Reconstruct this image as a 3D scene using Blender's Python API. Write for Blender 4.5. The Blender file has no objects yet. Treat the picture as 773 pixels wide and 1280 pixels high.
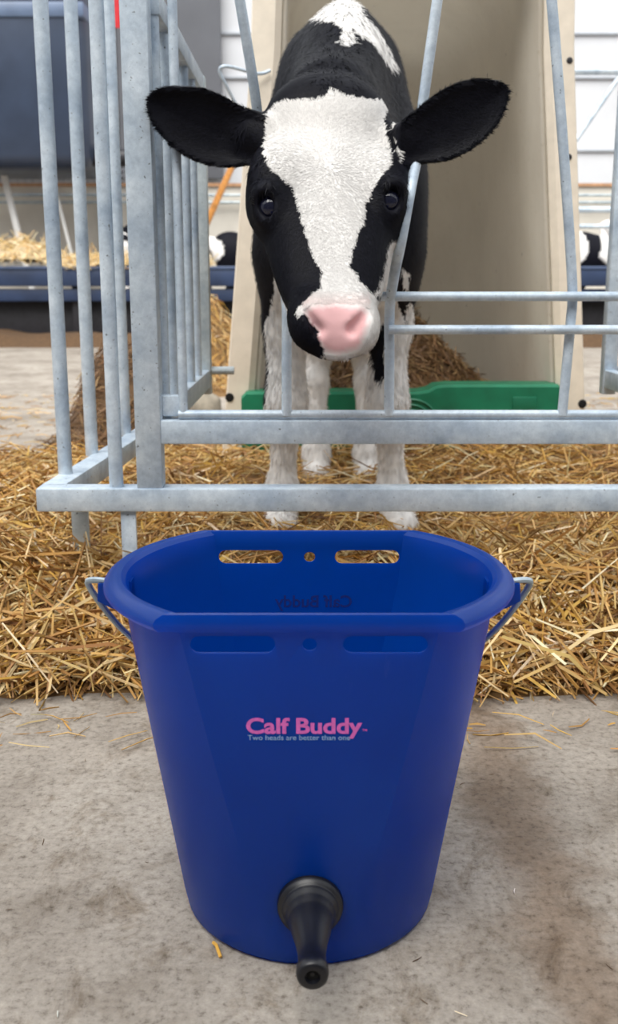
import bpy, math, random
import numpy as np
from mathutils import Vector, Matrix

random.seed(7)
RNG = np.random.default_rng(7)
scene = bpy.context.scene
COL = scene.collection

# ------------------------------------------------------------------ camera
F_PX, W_PX, H_PX = 1280.0, 773.0, 1280.0
PITCH = math.radians(12.8)
CAM_H = 0.506
cam_data = bpy.data.cameras.new('camera')
cam_data.sensor_fit = 'VERTICAL'
cam_data.sensor_height = 36.0
cam_data.lens = 36.0 * F_PX / H_PX
cam_data.clip_start = 0.02
cam_data.clip_end = 100
cam_data.dof.use_dof = True
cam_data.dof.focus_distance = 0.98
cam_data.dof.aperture_fstop = 10.0
cam = bpy.data.objects.new('camera', cam_data)
COL.objects.link(cam)
cam.location = (0, 0, CAM_H)
cam.rotation_euler = (math.radians(90) - PITCH, 0, 0)
scene.camera = cam

# ------------------------------------------------------------------ light
world = bpy.data.worlds.new('world')
scene.world = world
world.use_nodes = True
bg = world.node_tree.nodes['Background']
bg.inputs[0].default_value = (0.93, 0.96, 1.0, 1)
bg.inputs[1].default_value = 0.95
sun_d = bpy.data.lights.new('sun', 'SUN')
sun_d.energy = 2.5
sun_d.angle = math.radians(45)
sun_d.color = (1.0, 0.97, 0.92)
sun = bpy.data.objects.new('sun', sun_d)
COL.objects.link(sun)
sun.rotation_euler = Vector((0.28, 0.70, -1.0)).to_track_quat('-Z', 'Y').to_euler()
vs = scene.view_settings
vs.view_transform = 'Standard'
vs.look = 'None'
vs.gamma = 1.0
vs.use_curve_mapping = False
vs.exposure = 0.65


# ------------------------------------------------------------------ helpers
def P(px, py, Y):
    """world point on the plane y = Y seen at photo pixel (px, py)"""
    u, v = (px - W_PX / 2) / F_PX, -(py - H_PX / 2) / F_PX
    c, s = math.cos(PITCH), math.sin(PITCH)
    t = Y / (c + v * s)
    return Vector((u * t, Y, CAM_H + t * (-s + v * c)))


def project(p):
    """photo pixels of an (n,3) array of world points"""
    c, s = math.cos(PITCH), math.sin(PITCH)
    d = p - np.array([0, 0, CAM_H])
    w = d[:, 1] * c - d[:, 2] * s
    u = d[:, 0] / w
    v = (d[:, 1] * s + d[:, 2] * c) / w
    return np.stack([W_PX / 2 + u * F_PX, H_PX / 2 - v * F_PX], 1)


def tag(o, label=None, cat=None, group=None, kind=None):
    if label: o['label'] = label
    if cat: o['category'] = cat
    if group: o['group'] = group
    if kind: o['kind'] = kind
    return o


def empty(name, loc=(0, 0, 0)):
    o = bpy.data.objects.new(name, None)
    o.empty_display_size = 0.05
    COL.objects.link(o)
    o.location = loc
    return o


def link(name, me, mat=None, parent=None):
    o = bpy.data.objects.new(name, me)
    COL.objects.link(o)
    if mat is not None and len(me.materials) == 0:
        me.materials.append(mat)
    if parent is not None:
        o.parent = parent
        base = Vector(parent.location)
        pp = parent.parent
        while pp is not None:
            base = base + Vector(pp.location)
            pp = pp.parent
        o.location = -base
    return o


class MB:
    """collects verts and faces in world space"""
    def __init__(s):
        s.v, s.f = [], []

    def add(s, verts, faces):
        n = len(s.v)
        s.v += [tuple(p) for p in verts]
        s.f += [tuple(i + n for i in f) for f in faces]
        return s

    def box(s, lo, hi, bev=0.0):
        (x0, y0, z0), (x1, y1, z1) = lo, hi
        if bev <= 0:
            v = [(x, y, z) for z in (z0, z1) for y in (y0, y1) for x in (x0, x1)]
            return s.add(v, [(0, 2, 3, 1), (4, 5, 7, 6), (0, 1, 5, 4), (2, 6, 7, 3), (0, 4, 6, 2), (1, 3, 7, 5)])
        import bmesh
        bm = bmesh.new()
        bmesh.ops.create_cube(bm, size=1.0)
        for q in bm.verts:
            q.co = Vector(((x0 + x1) / 2 + q.co.x * (x1 - x0), (y0 + y1) / 2 + q.co.y * (y1 - y0), (z0 + z1) / 2 + q.co.z * (z1 - z0)))
        bmesh.ops.bevel(bm, geom=bm.edges[:], offset=bev, segments=2, affect='EDGES', profile=0.5)
        bm.verts.index_update()
        s.add([q.co[:] for q in bm.verts], [[q.index for q in f.verts] for f in bm.faces])
        bm.free()
        return s

    def beam(s, a, b, w, h, bev=0.002, up=(0, 0, 1)):
        """rectangular bar from a to b, w sideways, h along up"""
        a, b = Vector(a), Vector(b)
        d = (b - a)
        L = d.length
        d.normalize()
        upv = Vector(up)
        side = d.cross(upv).normalized()
        upv = side.cross(d).normalized()
        m = MB().box((-w / 2, 0, -h / 2), (w / 2, L, h / 2), bev)
        M = Matrix((side, d, upv)).transposed()
        s.add([(M @ Vector(p)) + a for p in m.v], m.f)
        return s

    def tube(s, pts, r, n=12, caps=True):
        pts = [Vector(p) for p in pts]
        rs = r if isinstance(r, (list, tuple)) else [r] * len(pts)
        up = Vector((0, 0, 1))
        t0 = (pts[1] - pts[0]).normalized()
        if abs(t0.dot(up)) > .9: up = Vector((1, 0, 0))
        base = len(s.v)
        side = None
        for i, p in enumerate(pts):
            t = (pts[min(i + 1, len(pts) - 1)] - pts[max(i - 1, 0)]).normalized()
            if side is None:
                side = t.cross(up).normalized()
            else:
                side = (side - t * side.dot(t)).normalized()
            b2 = t.cross(side)
            for k in range(n):
                a = 2 * math.pi * k / n
                s.v.append(tuple(p + (side * math.cos(a) + b2 * math.sin(a)) * rs[i]))
        for i in range(len(pts) - 1):
            for k in range(n):
                k2 = (k + 1) % n
                s.f.append((base + i * n + k, base + (i + 1) * n + k, base + (i + 1) * n + k2, base + i * n + k2))
        if caps:
            s.f.append(tuple(base + k for k in range(n)))
            e = base + (len(pts) - 1) * n
            s.f.append(tuple(e + n - 1 - k for k in range(n)))
        return s

    def lathe(s, o, axis, prof, n=32):
        """profile (radius, distance along axis)"""
        o, ax = Vector(o), Vector(axis).normalized()
        up = Vector((0, 0, 1)) if abs(ax.z) < .9 else Vector((1, 0, 0))
        side = ax.cross(up).normalized()
        b2 = ax.cross(side)
        base = len(s.v)
        for r, d in prof:
            for k in range(n):
                a = 2 * math.pi * k / n
                s.v.append(tuple(o + ax * d + (side * math.cos(a) + b2 * math.sin(a)) * r))
        for i in range(len(prof) - 1):
            for k in range(n):
                k2 = (k + 1) % n
                s.f.append((base + i * n + k, base + i * n + k2, base + (i + 1) * n + k2, base + (i + 1) * n + k))
        s.f.append(tuple(base + n - 1 - k for k in range(n)))
        e = base + (len(prof) - 1) * n
        s.f.append(tuple(e + k for k in range(n)))
        return s

    def mesh(s, name, smooth=False):
        me = bpy.data.meshes.new(name)
        me.from_pydata(s.v, [], s.f)
        me.update()
        if smooth is True:
            me.polygons.foreach_set('use_smooth', [True] * len(me.polygons))
        elif smooth:
            me.polygons.foreach_set('use_smooth', [True] * len(me.polygons))
            me.set_sharp_from_angle(angle=math.radians(smooth))
        return me

    def build(s, name, mat=None, parent=None, smooth=35):
        return link(name, s.mesh(name, smooth), mat, parent)


def catmull(pts, n=8):
    pts = [Vector(p) for p in pts]
    out = []
    for i in range(len(pts) - 1):
        p0, p1, p2, p3 = pts[max(i - 1, 0)], pts[i], pts[i + 1], pts[min(i + 2, len(pts) - 1)]
        for k in range(n):
            t = k / n
            out.append(.5 * ((2 * p1) + (p2 - p0) * t + (2 * p0 - 5 * p1 + 4 * p2 - p3) * t * t + (3 * p1 - p0 - 3 * p2 + p3) * t ** 3))
    out.append(pts[-1])
    return out


# ------------------------------------------------------------------ materials
class NT:
    def __init__(s, name):
        s.m = bpy.data.materials.new(name)
        s.m.use_nodes = True
        s.t = s.m.node_tree
        s.b = s.t.nodes['Principled BSDF']

    def n(s, typ, **kw):
        q = s.t.nodes.new(typ)
        for k, v in kw.items():
            if k.startswith('i_'):
                key = k[2:]
                q.inputs[int(key) if key.isdigit() else key.replace('_', ' ')].default_value = v
            else:
                setattr(q, k, v)
        return q

    def l(s, a, b):
        s.t.links.new(a, b)

    def coord(s, kind='Object', scale=None):
        c = s.n('ShaderNodeTexCoord').outputs[kind]
        if scale is not None:
            mp = s.n('ShaderNodeMapping')
            mp.inputs['Scale'].default_value = scale
            s.l(c, mp.inputs[0])
            c = mp.outputs[0]
        return c

    def noise(s, co, scale, detail=4, rough=.55, dist=0):
        q = s.n('ShaderNodeTexNoise', i_Scale=scale, i_Detail=detail, i_Roughness=rough, i_Distortion=dist)
        s.l(co, q.inputs['Vector'])
        return q.outputs[0]

    def ramp(s, fac, stops):
        q = s.n('ShaderNodeValToRGB')
        e = q.color_ramp.elements
        while len(e) < len(stops): e.new(0.5)
        for el, (p, c) in zip(e, stops):
            el.position = p
            el.color = (*c, 1) if len(c) == 3 else c
        s.l(fac, q.inputs[0])
        return q.outputs[0]

    def mix(s, fac, a, b, mode='MIX'):
        q = s.n('ShaderNodeMix', data_type='RGBA', blend_type=mode)
        for sock, val in ((0, fac), (6, a), (7, b)):
            if hasattr(val, 'links'): s.l(val, q.inputs[sock])
            elif sock == 0: q.inputs[0].default_value = val
            else: q.inputs[sock].default_value = (*val, 1)
        return q.outputs[2]

    def bump(s, h, strength, dist=.01):
        q = s.n('ShaderNodeBump', i_Strength=strength, i_Distance=dist)
        s.l(h, q.inputs['Height'])
        s.l(q.outputs[0], s.b.inputs['Normal'])

    def base(s, c):
        if hasattr(c, 'links'): s.l(c, s.b.inputs['Base Color'])
        else: s.b.inputs['Base Color'].default_value = (*c, 1)

    def set(s, rough=.5, metal=0, **kw):
        s.b.inputs['Roughness'].default_value = rough
        s.b.inputs['Metallic'].default_value = metal
        for k, v in kw.items():
            s.b.inputs[k.replace('_', ' ')].default_value = v
        return s.m


def m_plain(name, c, rough=.5, var=.12, scale=20, metal=0, **kw):
    t = NT(name)
    f = t.noise(t.coord(), scale, 5)
    t.base(t.ramp(f, [(.3, tuple(max(0, x * (1 - var)) for x in c)), (.7, tuple(min(1, x * (1 + var)) for x in c))]))
    return t.set(rough, metal, **kw)


def m_galv(name, tint=(1, 1, 1)):
    t = NT(name)
    co = t.coord()
    a = t.noise(co, 75, 8, .8)
    b = t.noise(co, 14, 4, .6)
    v = t.n('ShaderNodeTexVoronoi', i_Scale=120.0)
    t.l(co, v.inputs['Vector'])
    c1 = t.ramp(a, [(.25, tuple(x * k for x, k in zip((.42, .49, .56), tint))), (.55, tuple(x * k for x, k in zip((.62, .70, .77), tint))), (.8, tuple(x * k for x, k in zip((.80, .87, .93), tint)))])
    c2 = t.ramp(b, [(.32, (.66, .72, .80)), (.5, (.92, .95, .98)), (.68, (1.12, 1.12, 1.12))])
    sk = t.noise(co, 190, 3, .5)
    c2 = t.mix(t.ramp(sk, [(.27, (1, 1, 1)), (.31, (0, 0, 0))]), c2, (.30, .30, .30))
    c = t.mix(1.0, c1, c2, 'MULTIPLY')
    d = t.noise(co, 23, 6, .7)
    rust = t.ramp(d, [(.70, (0, 0, 0)), (.76, (1, 1, 1))])
    c = t.mix(rust, c, (.30, .22, .13))
    t.base(c)
    t.bump(a, .25, .002)
    return t.set(.45, .2)


def m_concrete():
    t = NT('concrete')
    co = t.coord()
    big = t.noise(co, 2.2, 5, .6, .4)
    mid = t.noise(co, 11, 8, .72, .3)
    fine = t.noise(co, 130, 6, .75)
    cs = t.coord('Object', (1.0, .55, 1))
    st = t.noise(cs, 22, 8, .75, .6)
    c = t.ramp(big, [(.30, (.225, .195, .165)), (.48, (.335, .30, .26)), (.68, (.43, .395, .35))])
    c = t.mix(1.0, c, t.ramp(mid, [(.30, (.66, .62, .57)), (.5, (.97, .96, .94)), (.75, (1.14, 1.12, 1.09))]), 'MULTIPLY')
    c = t.mix(1.0, c, t.ramp(st, [(.33, (.62, .57, .51)), (.47, (1, 1, 1))]), 'MULTIPLY')
    c = t.mix(1.0, c, t.ramp(fine, [(.30, (.38, .34, .30)), (.46, (.93, .92, .91)), (.72, (1.30, 1.29, 1.28))]), 'MULTIPLY')
    # old brown drag stain running past the bucket
    sep = t.n('ShaderNodeSeparateXYZ')
    t.l(t.coord(), sep.inputs[0])
    wob = t.noise(co, 6, 6, .7)
    ma = t.n('ShaderNodeMath', operation='MULTIPLY_ADD'); ma.inputs[1].default_value = .03; ma.inputs[2].default_value = -.225
    t.l(sep.outputs[1], ma.inputs[0])                   # .55*y - .578
    ad = t.n('ShaderNodeMath', operation='ADD'); t.l(sep.outputs[0], ad.inputs[0]); t.l(ma.outputs[0], ad.inputs[1])
    wb = t.n('ShaderNodeMath', operation='MULTIPLY_ADD'); wb.inputs[1].default_value = .16; wb.inputs[2].default_value = -.08
    t.l(wob, wb.inputs[0])
    ad2 = t.n('ShaderNodeMath', operation='ADD'); t.l(ad.outputs[0], ad2.inputs[0]); t.l(wb.outputs[0], ad2.inputs[1])
    ab = t.n('ShaderNodeMath', operation='ABSOLUTE'); t.l(ad2.outputs[0], ab.inputs[0])
    stain = t.ramp(ab.outputs[0], [(.0, (1, 1, 1)), (.020, (.8, .8, .8)), (.05, (0, 0, 0))])
    c = t.mix(stain, c, t.mix(1.0, c, (.68, .58, .50), 'MULTIPLY'))
    t.base(c)
    t.bump(t.mix(.5, mid, fine), .45, .004)
    return t.set(.92)


def m_attr(name, rough=.6, attr='Col', **kw):
    t = NT(name)
    a = t.n('ShaderNodeAttribute', attribute_name=attr)
    t.base(a.outputs['Color'])
    return t.set(rough, **kw)


def m_bucket():
    t = NT('blue_plastic')
    co = t.coord()
    f = t.noise(co, 14, 5, .6)
    sc = t.noise(t.coord('Object', (1, 1, .25)), 90, 4, .7)
    c = t.ramp(f, [(.3, (.001, .042, .20)), (.7, (.001, .054, .25))])
    c = t.mix(t.ramp(sc, [(.66, (0, 0, 0)), (.8, (.25, .25, .25))]), c, (.10, .17, .42))
    t.base(c)
    t.set(.27, 0, Specular_IOR_Level=.5)
    tr = t.n('ShaderNodeBsdfTranslucent')
    tr.inputs[0].default_value = (.0, .30, .95, 1)
    mx = t.n('ShaderNodeMixShader')
    mx.inputs[0].default_value = .48
    out = t.t.nodes['Material Output']
    t.l(t.b.outputs[0], mx.inputs[1]); t.l(tr.outputs[0], mx.inputs[2]); t.l(mx.outputs[0], out.inputs[0])
    t.bump(t.noise(co, 220, 3), .06, .001)
    return t.m


def m_cream():
    t = NT('cream_plastic')
    co = t.coord()
    f = t.noise(co, 5, 6, .6)
    g = t.noise(co, 60, 5, .7)
    c = t.ramp(f, [(.3, (.60, .545, .455)), (.7, (.72, .67, .58))])
    c = t.mix(1.0, c, t.ramp(g, [(.25, (.72, .68, .6)), (.42, (1, 1, 1))]), 'MULTIPLY')
    sp = t.n('ShaderNodeTexVoronoi', i_Scale=9.0); t.l(co, sp.inputs['Vector'])
    c = t.mix(t.ramp(sp.outputs['Distance'], [(.030, (.9, .9, .9)), (.055, (0, 0, 0))]), c, (.10, .08, .06))
    t.base(c)
    t.set(.5)
    tr = t.n('ShaderNodeBsdfTranslucent')
    tr.inputs[0].default_value = (.72, .69, .63, 1)
    mx = t.n('ShaderNodeMixShader')
    mx.inputs[0].default_value = .42
    t.l(t.b.outputs[0], mx.inputs[1]); t.l(tr.outputs[0], mx.inputs[2]); t.l(mx.outputs[0], t.t.nodes['Material Output'].inputs[0])
    return t.m


M = {}
M['galv'] = m_galv('galvanised_steel')
M['galv_dull'] = m_galv('weathered_galvanised_steel', (.82, .80, .74))
M['concrete'] = m_concrete()
M['bucket'] = m_bucket()
M['rubber'] = m_plain('black_rubber', (.006, .0065, .010), .36, .3, 40)
M['dark'] = m_plain('dark_plastic', (.02, .02, .025), .5, .3, 30)
M['bore'] = m_plain('black_bore', (.003, .003, .003), .9, .2, 30)
M['wire'] = m_plain('pale_steel_wire', (.42, .50, .55), .38, .2, 60, .5)
M['pink_print'] = m_plain('pink_print', (.78, .16, .56), .5, .12, 400)
M['pale_print'] = m_plain('pale_blue_print', (.30, .55, .80), .5, .15, 400)
M['navy_print'] = m_plain('navy_print', (.004, .020, .16), .5, .15, 400)
M['cream'] = m_cream()
M['white_flange'] = m_plain('white_plastic', (.86, .85, .82), .5, .05, 12)
M['green'] = m_plain('green_plastic', (.008, .17, .085), .42, .25, 14)
M['straw_dirt'] = m_plain('straw_litter', (.19, .105, .036), .95, .35, 90)
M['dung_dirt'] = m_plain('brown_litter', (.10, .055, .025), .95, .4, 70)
M['white_wall'] = m_plain('white_sheet_wall', (.66, .675, .70), .7, .05, 1.5)
M['grey_wall'] = m_plain('grey_panel', (.115, .120, .135), .6, .12, 2)
M['pale_wall'] = m_plain('pale_concrete_wall', (.72, .68, .60), .8, .10, 3)
M['rust_orange'] = m_plain('rusty_orange', (.50, .27, .14), .6, .25, 25)
M['mesh_grey'] = m_plain('grey_netting', (.40, .43, .47), .7, .1, 20)
M['tank'] = m_plain('blue_grey_plastic', (.034, .050, .088), .38, .18, 4)
M['tank_edge'] = m_plain('blue_grey_rim', (.13, .18, .28), .4, .12, 6)
M['blue_board'] = m_plain('navy_board', (.018, .035, .085), .5, .3, 5)
M['red'] = m_plain('red_plastic', (.62, .02, .03), .45, .15, 20)
M['orange_wood'] = m_plain('orange_wood', (.58, .25, .06), .6, .3, 30)
M['straw'] = m_attr('straw_stems', .62)
M['coat'] = m_attr('short_calf_coat', .6, Specular_IOR_Level=.11)
M['hair'] = m_attr('calf_hair', .55, Specular_IOR_Level=.13)
_h = M['hair'].node_tree
_a = _h.nodes.new('ShaderNodeAttribute'); _a.attribute_name = 'root_normal'
_h.links.new(_a.outputs['Vector'], _h.nodes['Principled BSDF'].inputs['Normal'])
t = NT('wet_eye'); t.base((.010, .011, .026)); M['eye'] = t.set(.06, 0, Specular_IOR_Level=.55)
M['lash'] = m_plain('dark_lash', (.012, .011, .012), .6, .2, 50)

# ------------------------------------------------------------------ setting
BACK = 11.5
fl = MB()
fl.add([(-9, -2.5, 0), (9, -2.5, 0), (9, BACK + .3, 0), (-9, BACK + .3, 0)], [(0, 1, 2, 3)])
tag(fl.build('floor', M['concrete']), 'worn pale concrete floor of the barn', kind='structure')
w = MB().box((-9, BACK, 0), (9, BACK + .2, 4.6))
wb = tag(w.build('wall_back', M['white_wall']), 'white sheeted rear wall of the barn', kind='structure')
for py in (41, 96, 187):                                   # long horizontal joints of the sheeting
    p = P(740, py, BACK)
    MB().box((-8.9, BACK - .03, p.z - .022), (8.9, BACK + .01, p.z - .002)).build('sheet_joint', M['mesh_grey'], wb)
w = MB().box((-9, -2.7, 0), (9, -2.5, 4.6))  # unseen wall, added to hold back low light from the front
tag(w.build('wall_added_front', M['grey_wall']), 'grey wall added behind the viewer to cut low front light', kind='structure')
for nm, x in (('wall_added_left', -9.2), ('wall_added_right', 9)):  # unseen side walls, added so light falls mostly from above
    tag(MB().box((x, -2.5, 0), (x + .2, BACK, 4.6)).build(nm, M['white_wall']), 'white side wall added out of view to keep light from above', kind='structure')
xg = P(276, 100, BACK - .2).x
gp = MB().box((-8.9, BACK - .16, 1.55), (xg, BACK - .05, 4.5))
tag(gp.build('trim_1', M['grey_wall']), 'dark grey boarded section of the rear wall', kind='structure')
zt, z1 = P(0, 233, 10.4).z, P(0, 345, 10.4).z
lw = MB().box((-8.8, 10.4, 0), (8.8, 10.55, zt))
lwo = tag(lw.build('wall_low', M['pale_wall']), 'low pale concrete wall in front of the rear wall', kind='structure')
MB().box((-8.8, 10.37, zt), (8.8, 10.58, zt + .028)).build('capping', M['rust_orange'], lwo)
nt = MB()
for i in range(100):
    x = -8.7 + i * .075
    nt.box((x - .004, 10.47, zt + .02), (x + .004, 10.478, zt + .30))
for k in range(5):
    nt.box((-8.7, 10.468, zt + .05 + k * .055), (-1.25, 10.476, zt + .058 + k * .055))
tag(nt.build('netting', M['mesh_grey'], lwo), kind='stuff')

# ------------------------------------------------------------------ bucket
R = .16
BY = 4.87 * R
HB = 1.784 * R
NA, NF = 24, 8


def loop(r, yc, z):
    yc = min(yc, r * .985)
    a = math.asin(yc / r)
    c = r * math.cos(a)
    pts = []
    for k in range(NA): pts.append((r * math.cos(-a + 2 * a * k / NA), r * math.sin(-a + 2 * a * k / NA)))
    for k in range(NF): pts.append((c - 2 * c * k / NF, yc))
    for k in range(NA): pts.append((-r * math.cos(-a + 2 * a * k / NA), -r * math.sin(-a + 2 * a * k / NA)))
    for k in range(NF): pts.append((-c + 2 * c * k / NF, -yc))
    return [(x, BY + y, z) for x, y in pts]


def b_r(z): return R * (.64 + (.925 - .64) * z / HB)
def b_f(z): return R * (.64 + (.73 - .64) * z / HB)


def front_pt(px, py, off=0.0):
    """point of the flat bucket front seen at a photo pixel"""
    Y = BY - .7 * R
    for _ in range(12):
        p = P(px, py, Y)
        Y = BY - b_f(p.z) - off
    return P(px, py, Y)


loops = [loop(b_r(0) - .004, b_f(0) - .004, 0.0), loop(b_r(0), b_f(0), .004)]
zs = [HB * k for k in (.06, .15, .25, .35, .45, .55, .65, .75, .84)]
for z in zs: loops.append(loop(b_r(z), b_f(z), z))
LH = .0135
for r, yc, dz in ((.905, .715, -LH - .002), (.92, .72, -LH - .0004), (.978, .738, -LH), (.992, .745, -LH + .002), (1.0, .75, -LH + .004), (1.0, .75, -.007), (.99, .746, -.004), (.965, .74, -.001), (.94, .733, 0), (.915, .727, -.0008), (.895, .72, -.004), (.885, .712, -.012)):
    loops.append(loop(R * r, R * yc, HB + dz))
for z in reversed(zs): loops.append(loop(b_r(z) - .0032, b_f(z) - .0032, z))
loops.append(loop(b_r(0) - .006, b_f(0) - .006, .006))
mb = MB()
n = 2 * NA + 2 * NF
for lp in loops: mb.v += lp
for i in range(len(loops) - 1):
    for k in range(n):
        k2 = (k + 1) % n
        mb.f.append((i * n + k, i * n + k2, (i + 1) * n + k2, (i + 1) * n + k))
mb.f.append(tuple(range(n - 1, -1, -1)))
e = (len(loops) - 1) * n
mb.f.append(tuple(e + k for k in range(n)))
bucket = empty('feeding_bucket', (0, BY, 0))
tag(bucket, 'blue plastic calf feeding bucket with black rubber teat, standing on the concrete', 'bucket')
body = mb.build('bucket_body', M['bucket'], bucket, smooth=28)

# slots and screw hole cut through both flat sides
cut = MB()
s0, s1 = front_pt(240, 817), front_pt(347, 796)
hz0, hz1 = s0.z, s1.z
xo, xi = (-front_pt(240, 806).x + front_pt(538, 806).x) / 2, (front_pt(432, 806).x - front_pt(347, 806).x) / 2


def slot(x0, x1, z0, z1):
    r = (z1 - z0) / 2
    zc = (z0 + z1) / 2
    ring = []
    for k in range(9):
        a = math.pi / 2 + math.pi * k / 8
        ring.append((x0 + r + r * math.cos(a), zc + r * math.sin(a)))
    for k in range(9):
        a = -math.pi / 2 + math.pi * k / 8
        ring.append((x1 - r + r * math.cos(a), zc + r * math.sin(a)))
    m = len(ring)
    v = [(x, BY - .3, z) for x, z in ring] + [(x, BY + .3, z) for x, z in ring]
    cut.add(v, [tuple(range(m)), tuple(range(2 * m - 1, m - 1, -1))] + [(k, m + k, m + (k + 1) % m, (k + 1) % m) for k in range(m)])


slot(-xo, -xi, hz0, hz1)
slot(xi, xo, hz0, hz1)
slot(-.0046, .0056, (hz0 + hz1) / 2 - .0045, (hz0 + hz1) / 2 + .0045)
cme = cut.mesh('cutter')
cme.update()
import bmesh
for me_ in (cme, body.data):
    bm = bmesh.new(); bm.from_mesh(me_); bmesh.ops.recalc_face_normals(bm, faces=bm.faces[:]); bm.to_mesh(me_); bm.free()
cobj = bpy.data.objects.new('cutter', cme)
COL.objects.link(cobj)
md = body.modifiers.new('slots', 'BOOLEAN')
md.object = cobj
md.operation = 'DIFFERENCE'
md.solver = 'EXACT'
bpy.context.view_layer.update()
dg = bpy.context.evaluated_depsgraph_get()
nme = bpy.data.meshes.new_from_object(body.evaluated_get(dg))
body.modifiers.clear()
body.data = nme
if len(nme.materials) == 0: nme.materials.append(M['bucket'])
nme.polygons.foreach_set('use_smooth', [True] * len(nme.polygons))
nme.set_sharp_from_angle(angle=math.radians(28))
bpy.data.objects.remove(cobj)

# teat
tb = front_pt(388, 1130)
tip = P(391, 1222, tb.y - .50 * R)
ax = (tip - tb)
TL = ax.length
teat = MB()
teat.lathe(tb, ax, [(.0245, -.006), (.0245, .002), (.0238, .005), (.0215, .0065), (.0205, .008), (.0202, .0105), (.0185, .012), (.0182, .015), (.0165, .018), (.0158, .022), (.0135, .034), (.0112, .045), (.0098, .055), (.0094, TL - .013), (.0108, TL - .010), (.0112, TL - .005), (.0105, TL - .0015), (.0088, TL), (.0052, TL), (.0046, TL - .003)], 40)
to = teat.build('teat', M['rubber'], bucket, smooth=50)
tag(to, 'black rubber feeding teat')
MB().lathe(tb + ax.normalized() * (TL - .0032), ax, [(.0045, 0), (.0035, .0004), (.0028, .0004), (.0015, .0002)], 20).build('teat_opening', M['bore'], to)

# bail handle and lugs
PZ = HB - .021
for sx in (-1, 1):
    lug = MB()
    prof = [(sx * .140, PZ + .010), (sx * .166, PZ + .008), (sx * .167, PZ - .006), (sx * .156, PZ - .012), (sx * .139, PZ - .016)]
    v = [(x, BY - .007, z) for x, z in prof] + [(x, BY + .007, z) for x, z in prof]
    m = len(prof)
    lug.add(v, [tuple(range(m)), tuple(range(2 * m - 1, m - 1, -1))] + [(k, m + k, m + (k + 1) % m, (k + 1) % m) for k in range(m)])
    lug.build('handle_lug', M['bucket'], bucket)
hp = []
for sx in (-1, 1):
    q = [(sx * .158, BY - .003, PZ + .009), (sx * .172, BY - .001, PZ + .0095), (sx * .1755, BY + .003, PZ + .004), (sx * .165, BY + .016, PZ - .022), (sx * .150, BY + .034, PZ - .050), (sx * .125, BY + .078, PZ - .092), (sx * .07, BY + .122, PZ - .122)]
    hp += q if sx < 0 else [(0, BY + .132, PZ - .132)] + q[::-1]
tag(MB().tube(catmull(hp, 4), .0026, 10).build('bail_handle', M['wire'], bucket), 'pale wire bail handle')


def text_mesh(s, size, offset=0.0, mirror=False, xscale=1.0):
    cu = bpy.data.curves.new('txt', 'FONT')
    cu.body = s
    cu.size = size
    cu.offset = offset
    cu.align_x = 'CENTER'
    cu.resolution_u = 4
    ob = bpy.data.objects.new('txt', cu)
    COL.objects.link(ob)
    bpy.context.view_layer.update()
    me = bpy.data.meshes.new_from_object(ob.evaluated_get(bpy.context.evaluated_depsgraph_get()))
    v = np.array([q.co[:] for q in me.vertices])
    f = [tuple(p.vertices) for p in me.polygons]
    bpy.data.objects.remove(ob)
    bpy.data.curves.remove(cu)
    bpy.data.meshes.remove(me)
    cx = (v[:, 0].min() + v[:, 0].max()) / 2
    v[:, 0] = (v[:, 0] - cx) * (-xscale if mirror else xscale)
    return v, f


def print_on_front(name, s, x0, x1, ybase, ycap, offset, mat):
    """lettering printed on the flat bucket front, spanning photo pixels x0..x1, baseline ybase"""
    a, b, c = front_pt(x0, ybase), front_pt(x1, ybase), front_pt((x0 + x1) / 2, ycap)
    v, f = text_mesh(s, 1.0, offset)
    wid = v[:, 0].max() - v[:, 0].min()
    cap = .73
    kx = (b.x - a.x) / wid
    kz = (c.z - a.z) / cap
    out = []
    for p in v:
        z = a.z + p[1] * kz
        out.append(((a.x + b.x) / 2 + p[0] * kx, BY - b_f(z) - .0006, z))
    mb = MB().add(out, f)
    return mb.build(name, mat, bucket, smooth=False)


tag(print_on_front('brand_lettering', 'Calf Buddy', 308, 453, 916, 896.5, .030, M['pink_print']), 'pink lettering on the bucket front')
tag(print_on_front('slogan_lettering', 'Two heads are better than one', 310, 438, 924.5, 918, .004, M['pale_print']), 'small pale blue slogan lettering')
print_on_front('trade_mark_lettering', 'TM', 453, 459, 913.5, 910.5, .01, M['pink_print'])
# the same name printed on the rear, seen from inside through the plastic
v, f = text_mesh('Calf Buddy', 1.0, .02, mirror=True)
zc, xs = HB * .74, .070 / (v[:, 0].max() - v[:, 0].min())
mb = MB()
pts = []
for p in v:
    z = HB * .755 + p[1] * .0155
    pts.append((p[0] * xs + .004, BY + b_f(z) - .0037, z))
mb.add(pts, f)
mb.build('rear_lettering', M['navy_print'], bucket, smooth=False)

# one bent straw by the bucket base
sp = [P(268, 1186, BY - .09), P(272, 1193, BY - .092), P(276, 1200, BY - .094)]
yy = .506 / math.tan(PITCH + math.atan((1193 - 640) / F_PX))
xx = (272 - 386.5) / F_PX * (yy * math.cos(PITCH) + .506 * math.sin(PITCH))
tag(MB().tube([(xx - .004, yy + .010, .003), (xx - .001, yy + .003, .006), (xx + .003, yy - .006, .002)], .0014, 6).build('straw_stem', m_plain('orange_straw', (.70, .38, .06), .6, .2, 60)), 'single short orange straw stem lying at the left foot of the blue bucket', 'straw')

# ------------------------------------------------------------------ pen front panel
FY = 1.38
G, GD = M['galv'], M['galv_dull']
front = empty('pen_front_panel', (P(386, 640, FY).x, FY, 0))
tag(front, 'galvanised steel pen front with bent feed bars and two wide rails, behind the bucket', 'fence panel')
XR = 1.0


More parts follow.
